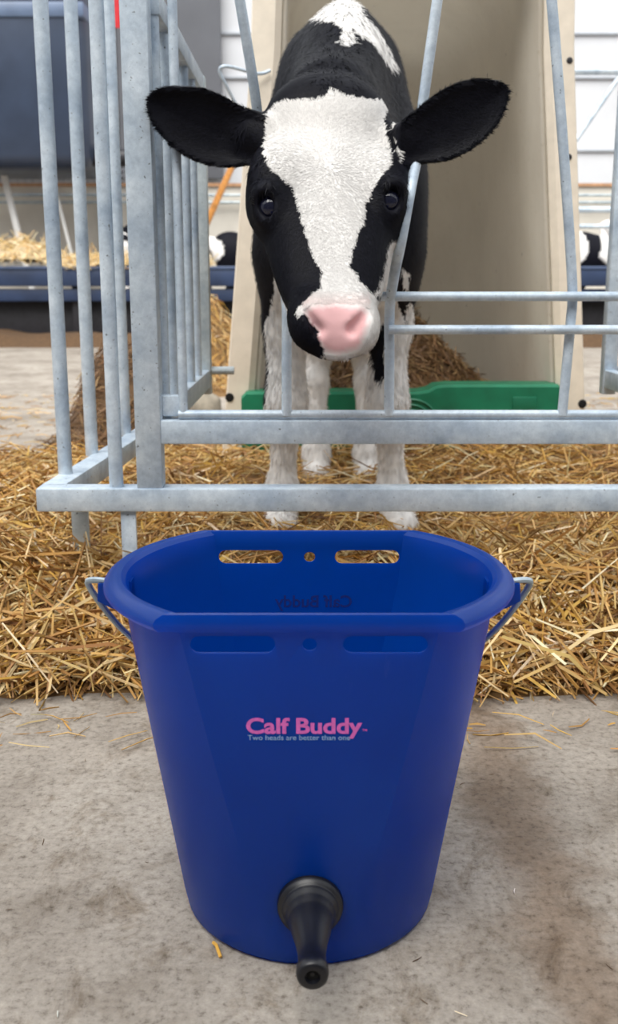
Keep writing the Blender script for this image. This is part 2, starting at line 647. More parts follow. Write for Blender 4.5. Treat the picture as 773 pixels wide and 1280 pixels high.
def rail(name, y0, y1, x0, x1, dep, dy=0.0, mat=G):
    a, b = P(0, y1, FY), P(0, y0, FY)
    return MB().box((x0, FY + dy, a.z), (x1, FY + dy + dep, b.z), .0025).build(name, mat, front)


X = lambda px, py, Y=FY: P(px, py, Y).x
rail('lower_rail', 611, 640, X(45, 625), XR, .036)
rail('upper_rail', 526, 556, X(199, 540), XR, .030, .004)
zr = P(0, 519.5, FY).z
MB().tube([(X(222, 519), FY + .012, zr), (XR, FY + .012, zr)], .0062, 12).build('top_rod', G, front)
zlo, zup = P(0, 612, FY).z, P(0, 519, FY).z
MB().box((X(171, 610), FY + .002, zlo), (X(203, 610), FY + .036, 1.3), .0025).build('gate_post', G, front)
MB().box((X(195, 510), FY + .010, P(0, 555, FY).z), (X(201, 510), FY + .034, P(0, 496, FY).z), .001).build('hinge_plate', G, front)
MB().box((X(201, 510), FY + .014, P(0, 522, FY).z), (X(224, 510), FY + .034, P(0, 496, FY).z), .0015).build('corner_plate', G, front)
MB().tube([(X(143, 605), FY + .015, zlo - .004), (X(143, 605), FY + .015, 1.3)], .0098, 16).build('upright_bar', G, front)
MB().tube([(X(228, 519), FY + .013, zup), (X(228, 519), FY + .013, 1.3)], .0062, 14).build('upright_bar', G, front)
MB().box((X(150, 650), FY + .006, 0.0), (X(169, 650), FY + .012, P(0, 638, FY).z), .001).build('support_leg', G, front)


def feed_rod(pts, dys):
    q = [P(x, y, FY + .010 + d) for (x, y), d in zip(pts, dys)]
    MB().tube(catmull(q, 8), .0068, 12).build('feed_bar', G, front)


feed_rod([(275, -145), (300, 0), (322, 142), (321, 200), (326, 255), (340, 310), (353, 352), (358.5, 385), (358.5, 450), (358.5, 519)], [.02, .026, .062, .078, .076, .062, .036, .010, 0, 0])
feed_rod([(566, -145), (547, 0), (529, 130), (527, 172), (519, 210), (514, 234), (510, 256), (501, 305), (493.5, 342), (487.5, 385), (487, 450), (486.5, 519)], [.01, .01, .012, .002, -.030, -.054, -.064, -.062, -.036, -.006, 0, 0])
feed_rod([(677, -145), (690, 0), (702, 150), (712, 290), (716, 365), (714, 400), (709, 455), (703, 519)], [0] * 8)
feed_rod([(931, -145), (910, 0), (890, 150), (872, 290), (862, 365), (862, 400), (862, 455), (862, 519)], [0] * 8)
zh = P(0, -145, FY).z
MB().box((X(171, 610), FY + .004, zh - .006), (XR, FY + .036, zh + .028), .0025).build('head_rail', G, front)
for py, px in ((370.5, 474), (412, 486)):
    z = P(0, py, FY).z
    MB().tube([(X(px, py), FY - .002, z), (XR, FY - .002, z)], .0062, 12).build('cross_rod', G, front)

# outer side panel (left)
zt_, zb_ = P(0, 611, FY).z, P(0, 640, FY).z
side = empty('outer_side_panel', (-.34, FY + .3, 0))
tag(side, 'galvanised side panel with tall round bars, at the far left of the pen', 'fence panel')
MB().beam((X(60, 625), FY + .03, (zt_ + zb_) / 2), (-.315, FY + .66, (zt_ + zb_) / 2), .034, zt_ - zb_, .0025).build('side_rail', G, side)
for px, py in ((82, 592), (115, 566), (157, 541)):
    ang = PITCH + math.atan((py - 640) / F_PX)
    Y = (CAM_H - zt_) / math.tan(ang)
    x = P(px, py, Y).x
    MB().tube([(x, Y, zt_ - .004), (x, Y, 1.35 + (Y - FY) * .3)], .0105, 16).build('upright_bar', G, side)
MB().box((P(91, 680, 1.53).x, 1.530, 0.0), (P(112, 680, 1.53).x, 1.537, zb_ + .01), .001).build('support_leg', GD, side)

# inner side panels (left, and its twin on the right)
def inner_panel(sx, x, label):
    o = empty('inner_side_panel', (x, 1.7, 0))
    tag(o, label, 'fence panel')
    za, zb = .853, .318
    y0, y1 = FY + .045, 2.01
    MB().beam((x, y0, za), (x, y1, za), .022, .030, .002).build('top_rail', G, o)
    MB().beam((x, y0, zb), (x, y1, zb), .022, .034, .002).build('bottom_rail', G, o)
    for Y in (1.435, 1.53, 1.64, 1.76, 1.87):
        MB().tube([(x, Y, zb), (x, Y, za)], .0085, 12).build('upright_bar', G, o)
    MB().box((x - .013, y1 - .02, zb - .03), (x + .013, y1 + .006, za + .014), .002).build('end_post', GD if sx > 0 else G, o)
    MB().tube([(x + .012 * sx, y1 - .005, zb + .015), (x + .012 * sx + .045, y1 - .005, zb + .015)], .008, 10).build('coupling_pin', GD, o)
    return o


inner_panel(1, -.203, 'galvanised inner side panel between the square post and the cream hutch')
inner_panel(-1, .583, 'galvanised inner side panel at the right edge, beside the hutch')

# ------------------------------------------------------------------ calf hutch
HY = 2.44
hl0, hl1 = P(276, 505, HY), P(317, 20, HY)
hr0, hr1 = P(738, 505, HY), P(723, 60, HY)
HXC = (hl0.x + hr0.x) / 2
WB = (hr0.x - hl0.x) / 2 + .006
WT = (hr1.x - hl1.x) / 2
ZS, ZT = 1.00, 1.36


def arch(off, ztop, zbot=.02, n=14, taper=1.0):
    pts = []
    w0, w1 = (WB - off) * taper, (WT - off) * taper
    for k in range(7):
        t = k / 7
        pts.append((-(w0 + (w1 - w0) * t), zbot + (ZS - zbot) * t))
    for k in range(n + 1):
        a = math.pi - math.pi * k / n
        ca, sa = math.cos(a), math.sin(a)
        ex = .62
        pts.append((w1 * math.copysign(abs(ca) ** ex, ca), ZS + (ztop - off - ZS) * abs(sa) ** ex))
    for k in range(6, -1, -1):
        t = k / 7
        pts.append(((w0 + (w1 - w0) * t), zbot + (ZS - zbot) * t))
    return [(HXC + x, z) for x, z in pts]


hutch = empty('calf_hutch', (HXC, HY + .6, 0))
tag(hutch, 'cream plastic calf hutch with arched opening, behind the calf', 'hutch')
A0, A1, A2 = arch(0, ZT), arch(.052, ZT), arch(.066, ZT)
m = len(A0)
fm = MB()
rings = [[(x, HY + .03, z) for x, z in A0], [(x, HY + .004, z) for x, z in A0], [(x + (.003 if x < HXC else -.003), HY, z) for x, z in A0],
         [(x, HY, z) for x, z in A1], [(x, HY + .012, z) for x, z in A2], [(x, HY + .06, z) for x, z in A2]]
for r_ in rings: fm.v += r_
for i in range(len(rings) - 1):
    for k in range(m - 1):
        fm.f.append((i * m + k, i * m + k + 1, (i + 1) * m + k + 1, (i + 1) * m + k))
fm.build('front_flange', m_plain('cream_flange', (.74, .66, .545), .5, .07, 30), hutch, 30)
sh = MB()
rings = []
for d, tp in ((.02, 1.0), (.3, 1.0), (.5, .995), (.68, .985), (.83, .965), (.95, .93), (1.04, .88), (1.11, .81), (1.16, .72), (1.19, .6), (1.2, .45)):
    rings.append([(x, HY + d, z) for x, z in arch(.066, ZT - (1 - tp) * .25, taper=tp)])
for r_ in rings: sh.v += r_
for i in range(len(rings) - 1):
    for k in range(m - 1):
        sh.f.append((i * m + k, i * m + k + 1, (i + 1) * m + k + 1, (i + 1) * m + k))
e = (len(rings) - 1) * m
sh.f.append(tuple(e + k for k in range(m)))
so = sh.build('shell', M['cream'], hutch, 40)
sol = so.modifiers.new('thickness', 'SOLIDIFY')
sol.thickness = .012
sol.offset = -1.0
for px, py in ((287, 497), (729, 505), (713, 75), (712, 196)):
    p = P(px, py, HY - .004)
    MB().lathe((p.x, HY + .002, p.z), (0, -1, 0), [(.0105, 0), (.0105, .003), (.008, .0055), (.003, .006)] if py > 300 else [(.007, 0), (.007, .003), (.005, .005), (.002, .0055)], 14).build('bolt', M['bore'] if py > 300 else M['dark'], hutch)
hk = catmull([P(338, 88, HY - .01), P(322, 92, HY - .02), P(285, 83, HY - .06), P(275, 88, HY - .06), P(282, 105, HY - .05), P(300, 140, HY - .02), P(312, 165, HY - .01)], 6)
MB().tube(hk, .004, 8).build('wire_hook', M['galv'], hutch)

# green threshold with moulded relief
zg0, zg1, zg2 = .05, P(0, 489, HY - .02).z, P(0, 480, HY - .02).z
gx0, gx1 = P(303, 500, HY).x, P(700, 500, HY).x
xs_ = P(548, 480, HY).x
th = MB()
prof = [(gx0, zg1 - .012), (gx0 + .012, zg1), (xs_ - .05, zg1), (xs_ - .025, zg1 + .004), (xs_ - .008, zg2 - .003), (xs_ + .02, zg2), (gx1 - .012, zg2), (gx1, zg2 - .012)]
front_ring = [(gx0, zg0)] + prof + [(gx1, zg0)]
k_ = len(front_ring)
yF, yB = HY - .035, HY + .055
v = [(x, yF, z - .006) for x, z in front_ring] + [(x, yF + .008, z) for x, z in front_ring] + [(x, yB, z) for x, z in front_ring]
f = [tuple(range(k_))] + [(r_ * k_ + k, r_ * k_ + k + 1, (r_ + 1) * k_ + k + 1, (r_ + 1) * k_ + k) for r_ in range(2) for k in range(k_ - 1)] + [tuple(range(3 * k_ - 1, 2 * k_ - 1, -1))]
th.add(v, f)
tho = th.build('threshold', M['green'], hutch, 30)
tag(tho, 'green plastic threshold board')
cxr = P(512, 522, HY).x
czr = P(0, 524, HY).z
for rr in (.030, .045, .060):
    arc = [(cxr + rr * math.cos(a), yF - .001, czr + rr * .85 * math.sin(a)) for a in [math.pi * q / 16 for q in range(17)]]
    MB().tube(arc, .0035, 6).build('moulded_ridge', M['green'], tho)
q0, q1 = P(637, 514, HY), P(667, 494, HY)
MB().box((q0.x, yF - .004, q0.z), (q1.x, yF + .004, q1.z), .002).build('moulded_panel', M['green'], tho)
p = P(318, 484, HY)

# ------------------------------------------------------------------ straw
def vnoise(x, y, s, seed):
    r = np.random.default_rng(seed).random((64, 64))
    u, v = (x * s) % 64, (y * s) % 64
    i, j = np.floor(u).astype(int), np.floor(v).astype(int)
    fu, fv = u - i, v - j
    fu, fv = fu * fu * (3 - 2 * fu), fv * fv * (3 - 2 * fv)
    i, j = i % 64, j % 64
    a, b, c, d = r[i, j], r[(i + 1) % 64, j], r[i, (j + 1) % 64], r[(i + 1) % 64, (j + 1) % 64]
    return (a * (1 - fu) + b * fu) * (1 - fv) + (c * (1 - fu) + d * fu) * fv


def sm(a, b, x):
    t = np.clip((x - a) / (b - a), 0, 1)
    return t * t * (3 - 2 * t)


def straw_h(x, y):
    x, y = np.asarray(x, float), np.asarray(y, float)
    edge = 1.15 - .035 * sm(.0, .35, x) + .05 * (vnoise(x + 5, y * 0 + 3, 5, 1) - .5) + .03 * (vnoise(x + 5, y * 0 + 3, 14, 2) - .5)
    rise = sm(0, .26, y - edge)
    back = 1 - sm(2.35, 2.75, y + .2 * (vnoise(x + 7, y, 3, 3) - .5)) * sm(.15, -.25, x + .3)
    lft = sm(-1.5, -1.2, x)
    h = .085 + .045 * (vnoise(x + 3, y + 2, 3.0, 4) - .5) + .035 * (vnoise(x + 3, y + 2, 9, 5) - .5)
    h = h + .045 * sm(-.33, -.55, x) * sm(1.2, 1.4, y) * (1 - sm(1.7, 2.3, y))
    h = h + .05 * sm(2.0, 2.32, y) * sm(-.22, -.12, x)
    return h * rise * back * lft


def ribbon(centres, dirs, L, wid, cols, bend, thick=.55):
    """straws: triangular cross-section, two segments; returns verts, faces, per-vertex colours"""
    n = len(centres)
    d = dirs / np.linalg.norm(dirs, axis=1, keepdims=True)
    up = np.tile([0, 0, 1.0], (n, 1))
    side = np.cross(d, up)
    side /= np.linalg.norm(side, axis=1, keepdims=True) + 1e-9
    u2 = np.cross(side, d)
    rot = RNG.random(n)[:, None] * 2 * np.pi
    s2 = side * np.cos(rot) + u2 * np.sin(rot)
    u3 = -side * np.sin(rot) + u2 * np.cos(rot)
    vs_ = []
    for t, bz, ws in ((-.5, 0, .75), (0, 1, 1), (.5, 0, .6)):
        c = centres + d * (L * t)[:, None] + (side * bend[:, 0:1] + u2 * bend[:, 1:2]) * bz
        for a in (0, 2.1, 4.2):
            vs_.append(c + (s2 * math.cos(a) + u3 * math.sin(a) * thick) * (wid * ws / 2)[:, None])
    V = np.stack(vs_, 1).reshape(-1, 3)
    F = []
    for sgm in range(2):
        for k in range(3):
            a, b = sgm * 3 + k, sgm * 3 + (k + 1) % 3
            F.append([a, b, b + 3, a + 3])
    F = np.array(F)
    allF = (F[None] + (np.arange(n) * 9)[:, None, None]).reshape(-1, 4)
    C = np.repeat(cols, 9, axis=0)
    return V, allF, C


def np_mesh(name, V, F, C=None, smooth=False):
    me = bpy.data.meshes.new(name)
    me.vertices.add(len(V))
    me.vertices.foreach_set('co', np.asarray(V, np.float32).ravel())
    k = F.shape[1]
    me.loops.add(F.size)
    me.loops.foreach_set('vertex_index', F.astype(np.int32).ravel())
    me.polygons.add(len(F))
    me.polygons.foreach_set('loop_start', np.arange(0, F.size, k, dtype=np.int32))
    me.polygons.foreach_set('use_smooth', np.full(len(F), smooth))
    me.update(calc_edges=True)
    if C is not None:
        at = me.color_attributes.new('Col', 'FLOAT_COLOR', 'POINT')
        at.data.foreach_set('color', np.concatenate([C, np.ones((len(C), 1))], 1).astype(np.float32).ravel())
    return me


PAL = np.array([[.54, .31, .088], [.62, .41, .15], [.42, .22, .058], [.70, .52, .26], [.30, .15, .045], [.60, .35, .07], [.78, .66, .43], [.20, .095, .03]])
PW = np.array([.20, .20, .17, .14, .11, .09, .05, .04])
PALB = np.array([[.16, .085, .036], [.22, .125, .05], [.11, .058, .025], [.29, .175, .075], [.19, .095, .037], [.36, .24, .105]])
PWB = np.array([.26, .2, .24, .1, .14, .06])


def straw_layer(xy, zoff, Lr, wr, pal, pw, hfun, lift=.25):
    n = len(xy)
    z = hfun(xy[:, 0], xy[:, 1])
    keep = z > .012
    xy, z = xy[keep], z[keep]
    n = len(xy)
    ang = RNG.random(n) * np.pi * 2
    pitch = RNG.normal(0, lift, n)
    e = .02
    gx = (hfun(xy[:, 0] + e, xy[:, 1]) - hfun(xy[:, 0] - e, xy[:, 1])) / (2 * e)
    gy = (hfun(xy[:, 0], xy[:, 1] + e) - hfun(xy[:, 0], xy[:, 1] - e)) / (2 * e)
    gx, gy = np.clip(gx, -.8, .8), np.clip(gy, -.8, .8)
    d = np.stack([np.cos(ang), np.sin(ang), np.cos(ang) * gx + np.sin(ang) * gy + pitch], 1)
    L = RNG.uniform(*Lr, n) * RNG.uniform(.5, 1, n)
    wd = RNG.uniform(*wr, n)
    c = np.stack([xy[:, 0], xy[:, 1], z + RNG.uniform(*zoff, n) + np.abs(pitch) * L * .25], 1)
    col = pal[RNG.choice(len(pal), n, p=pw)] * RNG.uniform(.8, 1.18, (n, 1)) * RNG.uniform(.95, 1.05, (n, 3))
    bend = RNG.normal(0, 1, (n, 2)) * (L * .07)[:, None]
    return ribbon(c, d, L, wd, np.clip(col, 0, 1), bend)


def join(parts):
    V, F, C, o = [], [], [], 0
    for v, f, c in parts:
        V.append(v); F.append(f + o); C.append(c); o += len(v)
    return np.concatenate(V), np.concatenate(F), np.concatenate(C)


def rand_xy(n, x0, x1, y0, y1):
    return np.stack([RNG.uniform(x0, x1, n), RNG.uniform(y0, y1, n)], 1)


# litter base under the stems
gx_, gy_ = np.meshgrid(np.linspace(-1.55, 1.25, 190), np.linspace(1.0, 2.95, 150), indexing='ij')
hz = straw_h(gx_, gy_) - .012
V = np.stack([gx_, gy_, hz], -1).reshape(-1, 3)
idx = np.arange(190 * 150).reshape(190, 150)
F = np.stack([idx[:-1, :-1], idx[1:, :-1], idx[1:, 1:], idx[:-1, 1:]], -1).reshape(-1, 4)
bed = tag(link('straw_bedding', np_mesh('straw_bedding', V, F, None, True), M['straw_dirt']), 'golden straw bedding spread under the pen fence and calf', 'straw', kind='stuff')
parts = [straw_layer(rand_xy(15000, -.75, .75, 1.08, 1.75), (-.010, .012), (.04, .13), (.0022, .0046), PAL, PW, straw_h),
         straw_layer(rand_xy(7500, -.7, .7, 1.10, 1.50), (-.004, .022), (.06, .20), (.0032, .0068), PAL, PW, straw_h, .3),
         straw_layer(rand_xy(15000, -1.4, 1.2, 1.6, 2.7), (-.008, .012), (.04, .14), (.003, .0055), PAL, PW, straw_h),
         straw_layer(rand_xy(6000, -1.4, -.4, 1.1, 2.6), (-.008, .016), (.05, .16), (.003, .0055), PAL, PW, straw_h)]
# fine chaff
parts.append(straw_layer(rand_xy(16000, -.75, .75, 1.06, 1.8), (-.006, .012), (.012, .05), (.0012, .0026), PAL, PW, straw_h, .4))
# scattered stems on the concrete behind and in front
flat = lambda x, y: np.full(np.shape(x), .014)
xy = rand_xy(900, -2.6, -.45, 2.3, 4.6)
parts.append(straw_layer(xy, (-.011, -.008), (.04, .13), (.003, .005), PAL, PW, flat, .02))
xy = rand_xy(160, -.75, .75, 1.02, 1.17)
parts.append(straw_layer(xy, (-.012, -.008), (.01, .07), (.0014, .003), PAL, PW, flat, .03))
xy = rand_xy(90, -.5, .5, .45, 1.1)
parts.append(straw_layer(xy, (-.0135, -.0125), (.003, .012), (.0008, .0018), np.concatenate([PALB, PAL[6:7], [[.8, .78, .72]]]), np.array([.25, .15, .2, .1, .1, .05, .08, .07]), flat, .0))
xy = rand_xy(700, .3, 2.2, 2.6, 4.6)
parts.append(straw_layer(xy, (-.011, -.008), (.04, .13), (.003, .005), PAL, PW, flat, .02))
V, F, C = join(parts)
so_ = link('straw_stems', np_mesh('straw_stems', V, F, C), M['straw'], bed)
tag(so_, kind='stuff')


# brown bedding heaped inside the hutch
def heap_h(x, y):
    x, y = np.asarray(x, float), np.asarray(y, float)
    a = .27 * np.exp(-((x - .17) / .30) ** 2 - ((y - 3.15) / .38) ** 2) + .06 * np.exp(-((x - .36) / .10) ** 2 - ((y - 3.0) / .2) ** 2)
    b = .14 * np.exp(-((x + .1) / .28) ** 2 - ((y - 2.95) / .3) ** 2)
    h = .12 + a + b + .05 * (vnoise(x + 2, y, 8, 8) - .5) + .04 * (vnoise(x + 2, y, 20, 9) - .5)
    return h


hx0, hx1 = HXC - .37, HXC + .37
gx_, gy_ = np.meshgrid(np.linspace(hx0 + .01, hx1 - .01, 60), np.linspace(HY + .06, HY + 1.15, 80), indexing='ij')
V = np.stack([gx_, gy_, heap_h(gx_, gy_) - .01], -1).reshape(-1, 3)
idx = np.arange(60 * 80).reshape(60, 80)
F = np.stack([idx[:-1, :-1], idx[1:, :-1], idx[1:, 1:], idx[:-1, 1:]], -1).reshape(-1, 4)
hb = tag(link('soiled_bedding', np_mesh('soiled_bedding', V, F, None, True), M['dung_dirt']), 'dark brown soiled straw heaped inside the cream hutch', 'straw', kind='stuff')
V, F, C = straw_layer(rand_xy(9000, hx0 + .05, hx1 - .05, HY + .10, HY + 1.1), (-.01, .02), (.03, .11), (.0025, .005), PALB, PWB, heap_h, .35)
tag(link('soiled_stems', np_mesh('soiled_stems', V, F, C), M['straw'], hb), kind='stuff')


# brown muck heap outside the outer side panel
def muck_h(x, y):
    x, y = np.asarray(x, float), np.asarray(y, float)
    return .30 * np.exp(-((x + .56) / .17) ** 4 - ((y - 3.2) / .22) ** 2) + .02 * (vnoise(x + 9, y, 15, 12) - .3)


gx_, gy_ = np.meshgrid(np.linspace(-.86, -.26, 50), np.linspace(2.75, 3.65, 50), indexing='ij')
V = np.stack([gx_, gy_, muck_h(gx_, gy_) - .012], -1).reshape(-1, 3)
idx = np.arange(2500).reshape(50, 50)
F = np.stack([idx[:-1, :-1], idx[1:, :-1], idx[1:, 1:], idx[:-1, 1:]], -1).reshape(-1, 4)
mh = tag(link('muck_heap', np_mesh('muck_heap', V, F, None, True), M['dung_dirt']), 'small dark brown heap of straw muck behind the left bars', 'straw', kind='stuff')
V, F, C = straw_layer(rand_xy(2500, -.85, -.28, 2.8, 3.6), (-.01, .01), (.03, .10), (.003, .005), PALB, PWB, muck_h, .3)
tag(link('muck_stems', np_mesh('muck_stems', V, F, C), M['straw'], mh), kind='stuff')

# ------------------------------------------------------------------ calf
def v3(*a): return np.array(a, float)


def nrm(a): return a / np.linalg.norm(a)


PRIMS = []          # (function, lo, hi, blend, op)


def add_prim(fn, lo, hi, k=.03, op='u'):
    PRIMS.append((fn, np.asarray(lo, float), np.asarray(hi, float), k, op))


def ellipsoid(c, r, k=.04, op='u', rot=None):
    c, r = np.asarray(c, float), np.asarray(r, float)

    def fn(p):
        q = p - c
        if rot is not None: q = q @ rot
        k0 = np.linalg.norm(q / r, axis=-1)
        k1 = np.linalg.norm(q / (r * r), axis=-1) + 1e-9
        return k0 * (k0 - 1) / k1
    b = r if rot is None else np.full(3, r.max())
    add_prim(fn, c - b, c + b, k, op)
    return fn


def cone(a, b, ra, rb, k=.03, op='u'):
    a, b = np.asarray(a, float), np.asarray(b, float)
    ab = b - a
    L2 = ab @ ab

    def fn(p):
        q = p - a
        t = np.clip((q @ ab) / L2, 0, 1)
        return np.linalg.norm(q - t[..., None] * ab, axis=-1) - (ra + (rb - ra) * t)
    r = max(ra, rb)
    add_prim(fn, np.minimum(a, b) - r, np.maximum(a, b) + r, k, op)
    return fn


def chain(pts, rs, k=.02):
    for i in range(len(pts) - 1):
        cone(pts[i], pts[i + 1], rs[i], rs[i + 1], k)


CX = .050
# trunk
ellipsoid((CX, 1.76, .62), (.124, .19, .185), .05)
ellipsoid((CX + .004, 2.02, .625), (.138, .30, .175), .06)
ellipsoid((CX + .008, 2.26, .67), (.115, .17, .155), .06)
ellipsoid((CX + .004, 1.70, .795), (.060, .13, .122), .06)
for sx in (-1, 1):
    ellipsoid((CX + sx * .062, 1.76, .74), (.048, .11, .14), .05)
    ellipsoid((CX + sx * .085, 1.69, .585), (.048, .085, .13), .05)
    ellipsoid((CX + .004 + sx * .075, 2.02, .855), (.034, .09, .065), .05)
ellipsoid((CX - .002, 1.60, .53), (.070, .075, .10), .05)
# neck
cone((CX, 1.68, .69), (.034, 1.49, .675), .112, .080, .05)
cone((CX, 1.70, .83), (.032, 1.50, .745), .060, .058, .05)
# front legs
for sx, xs_l in ((-1, (-.036, -.037, -.038, -.040, -.046, -.050, -.053)), (1, (.128, .131, .130, .135, .143, .147, .151))):
    a, b, c_, d_, e_, g_, h_ = xs_l
    chain([(a, 1.69, .54), (b, 1.715, .43), (c_, 1.71, .335), (c_, 1.705, .30), (d_, 1.715, .262), (e_, 1.72, .165), (e_, 1.715, .142), (g_, 1.70, .115)],
          [.052, .036, .029, .0325, .0235, .0215, .026, .0245], .022)
    ellipsoid((h_, 1.69, .098), (.033, .044, .034), .012)
# hind legs
for xh, hx in ((.004, .016), (.118, .126)):
    ellipsoid((xh, 2.24, .55), (.055, .115, .15), .05)
    chain([(hx, 2.20, .46), (hx, 2.26, .385), (hx, 2.275, .35), (hx, 2.235, .285), (hx, 2.19, .155), (hx, 2.185, .135), (hx, 2.165, .11)],
          [.045, .031, .032, .024, .0225, .026, .024], .022)
    ellipsoid((hx, 2.155, .093), (.031, .042, .032), .012)
# tail
chain([(CX, 2.42, .76), (.0, 2.45, .70), (-.060, 2.44, .55), (-.083, 2.42, .35), (-.082, 2.41, .15)], [.03, .022, .017, .019, .016], .02)

# head frame: s runs from the poll to the nose, l sideways, t out of the face
P0 = np.array(P(414, 116, 1.415))
P1 = np.array(P(421, 402, 1.185))
HA = nrm(P1 - P0)
HLEN = np.linalg.norm(P1 - P0)
yaw = math.radians(11)
HL = v3(math.cos(yaw), math.sin(yaw), 0)
HL = nrm(HL - HA * (HL @ HA))
HN = np.cross(HA, HL)
if HN[1] > 0: HN = -HN
KS = np.array([-.055, -.045, -.02, .03, .09, .15, .20, .25, .29, .325, .35, .368, .380, .388, .393]) * HLEN / .363
KW = np.array([.020, .045, .076, .0905, .0865, .0880, .0800, .0640, .0510, .0450, .0455, .0450, .041, .030, .014])
KF = np.array([-.035, -.022, -.006, .006, .010, .008, .004, .001, .000, .003, .004, .001, -.006, -.014, -.024])
KB = np.array([.060, .085, .115, .130, .132, .124, .110, .088, .068, .054, .047, .042, .038, .034, .029])


def head_local(p):
    q = p - P0
    return q @ HA, q @ HL, q @ HN


def head_fn(p):
    s, l, t = head_local(p)
    Wd, Fr, Bk = np.interp(s, KS, KW), np.interp(s, KS, KF), np.interp(s, KS, KB)
    T = (Fr + Bk) / 2
    tc = (Fr - Bk) / 2
    # jaw is narrower than the brow
    wl = Wd * (1 - .42 * np.clip(-(t - tc) / T, 0, 1.2))
    q = (np.abs(l / wl) ** 2.35 + np.abs((t - tc) / T) ** 2.35) ** (1 / 2.35)
    d = (q - 1) * np.minimum(wl, T)
    return np.maximum(d, np.maximum(s - KS[-1], KS[0] - s))


hc = [P0 + HA * a + HL * b + HN * c for a in (-.07, .42) for b in (-.13, .13) for c in (.03, -.18)]
add_prim(head_fn, np.min(hc, 0), np.max(hc, 0), .03)


def hp_(s, l, t): return P0 + HA * s + HL * l + HN * t


HR = np.stack([HL, HA, HN], 1)          # columns: local axes
for sx in (-1, 1):
    ellipsoid(hp_(.158, sx * (.074 if sx < 0 else .076), -.038), (.026, .040, .034), .03, rot=HR)        # orbit
    ellipsoid(hp_(.128, sx * .070, -.012), (.026, .034, .020), .03, rot=HR)        # brow
    ellipsoid(hp_(.240, sx * .040, -.055), (.018, .075, .034), .04, rot=HR)        # cheek
    ellipsoid(hp_(.352, sx * .027, -.012), (.022, .030, .021), .02, rot=HR)        # nostril wings
ellipsoid(hp_(.350, 0, -.036), (.034, .034, .018), .025, rot=HR)                  # chin
ellipsoid(hp_(.02, 0, -.010), (.060, .040, .030), .04, rot=HR)                    # poll


def ear(outline, Yb, slope, cup, stalk_a, stalk_b):
    xb = P(outline[0][0], outline[0][1], Yb).x
    pts = []
    for px, py in outline:
        Y = Yb
        for _ in range(6):
            Y = Yb + slope * (P(px, py, Y).x - xb)
        pts.append(np.array(P(px, py, Y)))
    ux = nrm(v3(1, slope, 0))
    uz = v3(0, 0, 1)
    nn = np.cross(ux, uz)
    if nn[1] > 0: nn = -nn
    o = pts[0]
    poly = np.array([[(p - o) @ ux, (p - o) @ uz] for p in pts])
    # smooth the outline
    cl = catmull([(a, b, 0) for a, b in np.vstack([poly, poly[:1]])], 5)
    poly = np.array([[q.x, q.y] for q in cl[:-1]])

    def fn(p):
        q = p - o
        x, y, t = q @ ux, q @ uz, q @ nn
        sh = x.shape
        x, y, t = x.ravel(), y.ravel(), t.ravel()
        d2 = np.full(x.shape, 1e9)
        ins = np.zeros(x.shape, bool)
        m_ = len(poly)
        for i in range(m_):
            a, b = poly[i], poly[(i + 1) % m_]
            e = b - a
            wx, wy = x - a[0], y - a[1]
            h = np.clip((wx * e[0] + wy * e[1]) / (e @ e + 1e-12), 0, 1)
            d2 = np.minimum(d2, (wx - e[0] * h) ** 2 + (wy - e[1] * h) ** 2)
            c = ((a[1] > y) != (b[1] > y)) & (x < e[0] * (y - a[1]) / (e[1] + 1e-12) + a[0])
            ins ^= c
        d = np.sqrt(d2)
        d = np.where(ins, -d, d)
        depth = np.clip(-d, 0, .045)
        t0 = -cup * (1 - np.exp(-depth / .013))     # hollow of the ear falls back
        th = .0045 + .0022 * (1 - np.exp(-depth / .012))
        dd = np.maximum(d + .002, np.abs(t - t0) - th)
        return dd.reshape(sh)
    lo, hi = np.min(pts, 0), np.max(pts, 0)
    add_prim(fn, lo - .03, hi + .03, .012)
    cone(stalk_a, stalk_b, .032, .023, .025)
    return fn


EAR_L = [(338, 152), (318, 140), (292, 124), (258, 109), (222, 105), (196, 109), (184, 122), (185, 140), (196, 162), (218, 186), (250, 204), (285, 210), (312, 206), (334, 194)]
EAR_R = [(496, 158), (515, 139), (538, 120), (562, 105), (590, 97), (618, 98), (634, 106), (636, 122), (628, 146), (612, 168), (588, 188), (560, 201), (530, 205), (500, 204)]
ear_l = ear(EAR_L, 1.385, .10, .020, hp_(.05, -.075, -.055), P(322, 172, 1.398))
ear_r = ear(EAR_R, 1.362, -.10, .014, hp_(.05, .075, -.055), P(506, 178, 1.390))


def sdf(p):
    out = np.full(p.shape[:-1], 1e3)
    for fn, lo, hi, k, op in PRIMS:
        out = blend(out, fn(p), k, op)
    return out


def blend(a, b, k, op):
    if op == 'u':
        h = np.maximum(k - np.abs(a - b), 0) / k
        return np.minimum(a, b) - h * h * k * .25
    h = np.maximum(k - np.abs(a + b), 0) / k
    return np.maximum(a, -b) + h * h * k * .25


def hit(px, py, Y0=1.05, Y1=2.5):
    """first skin point on the ray through a photo pixel"""
    o = v3(0, 0, CAM_H)
    d = nrm(np.array(P(px, py, 1.0)) - o)
    t = Y0
    for _ in range(120):
        p = o + d * t
        v_ = float(sdf(p[None])[0])
        if v_ < .0004: break
        t += max(v_ * .5, .0005)
    return o + d * t, d


def surf_n(p):
    e = .002
    g = [float(sdf((p + v3(*(e if i == j else 0 for j in range(3))))[None])[0] - sdf((p - v3(*(e if i == j else 0 for j in range(3))))[None])[0]) for i in range(3)]
    return nrm(np.array(g))


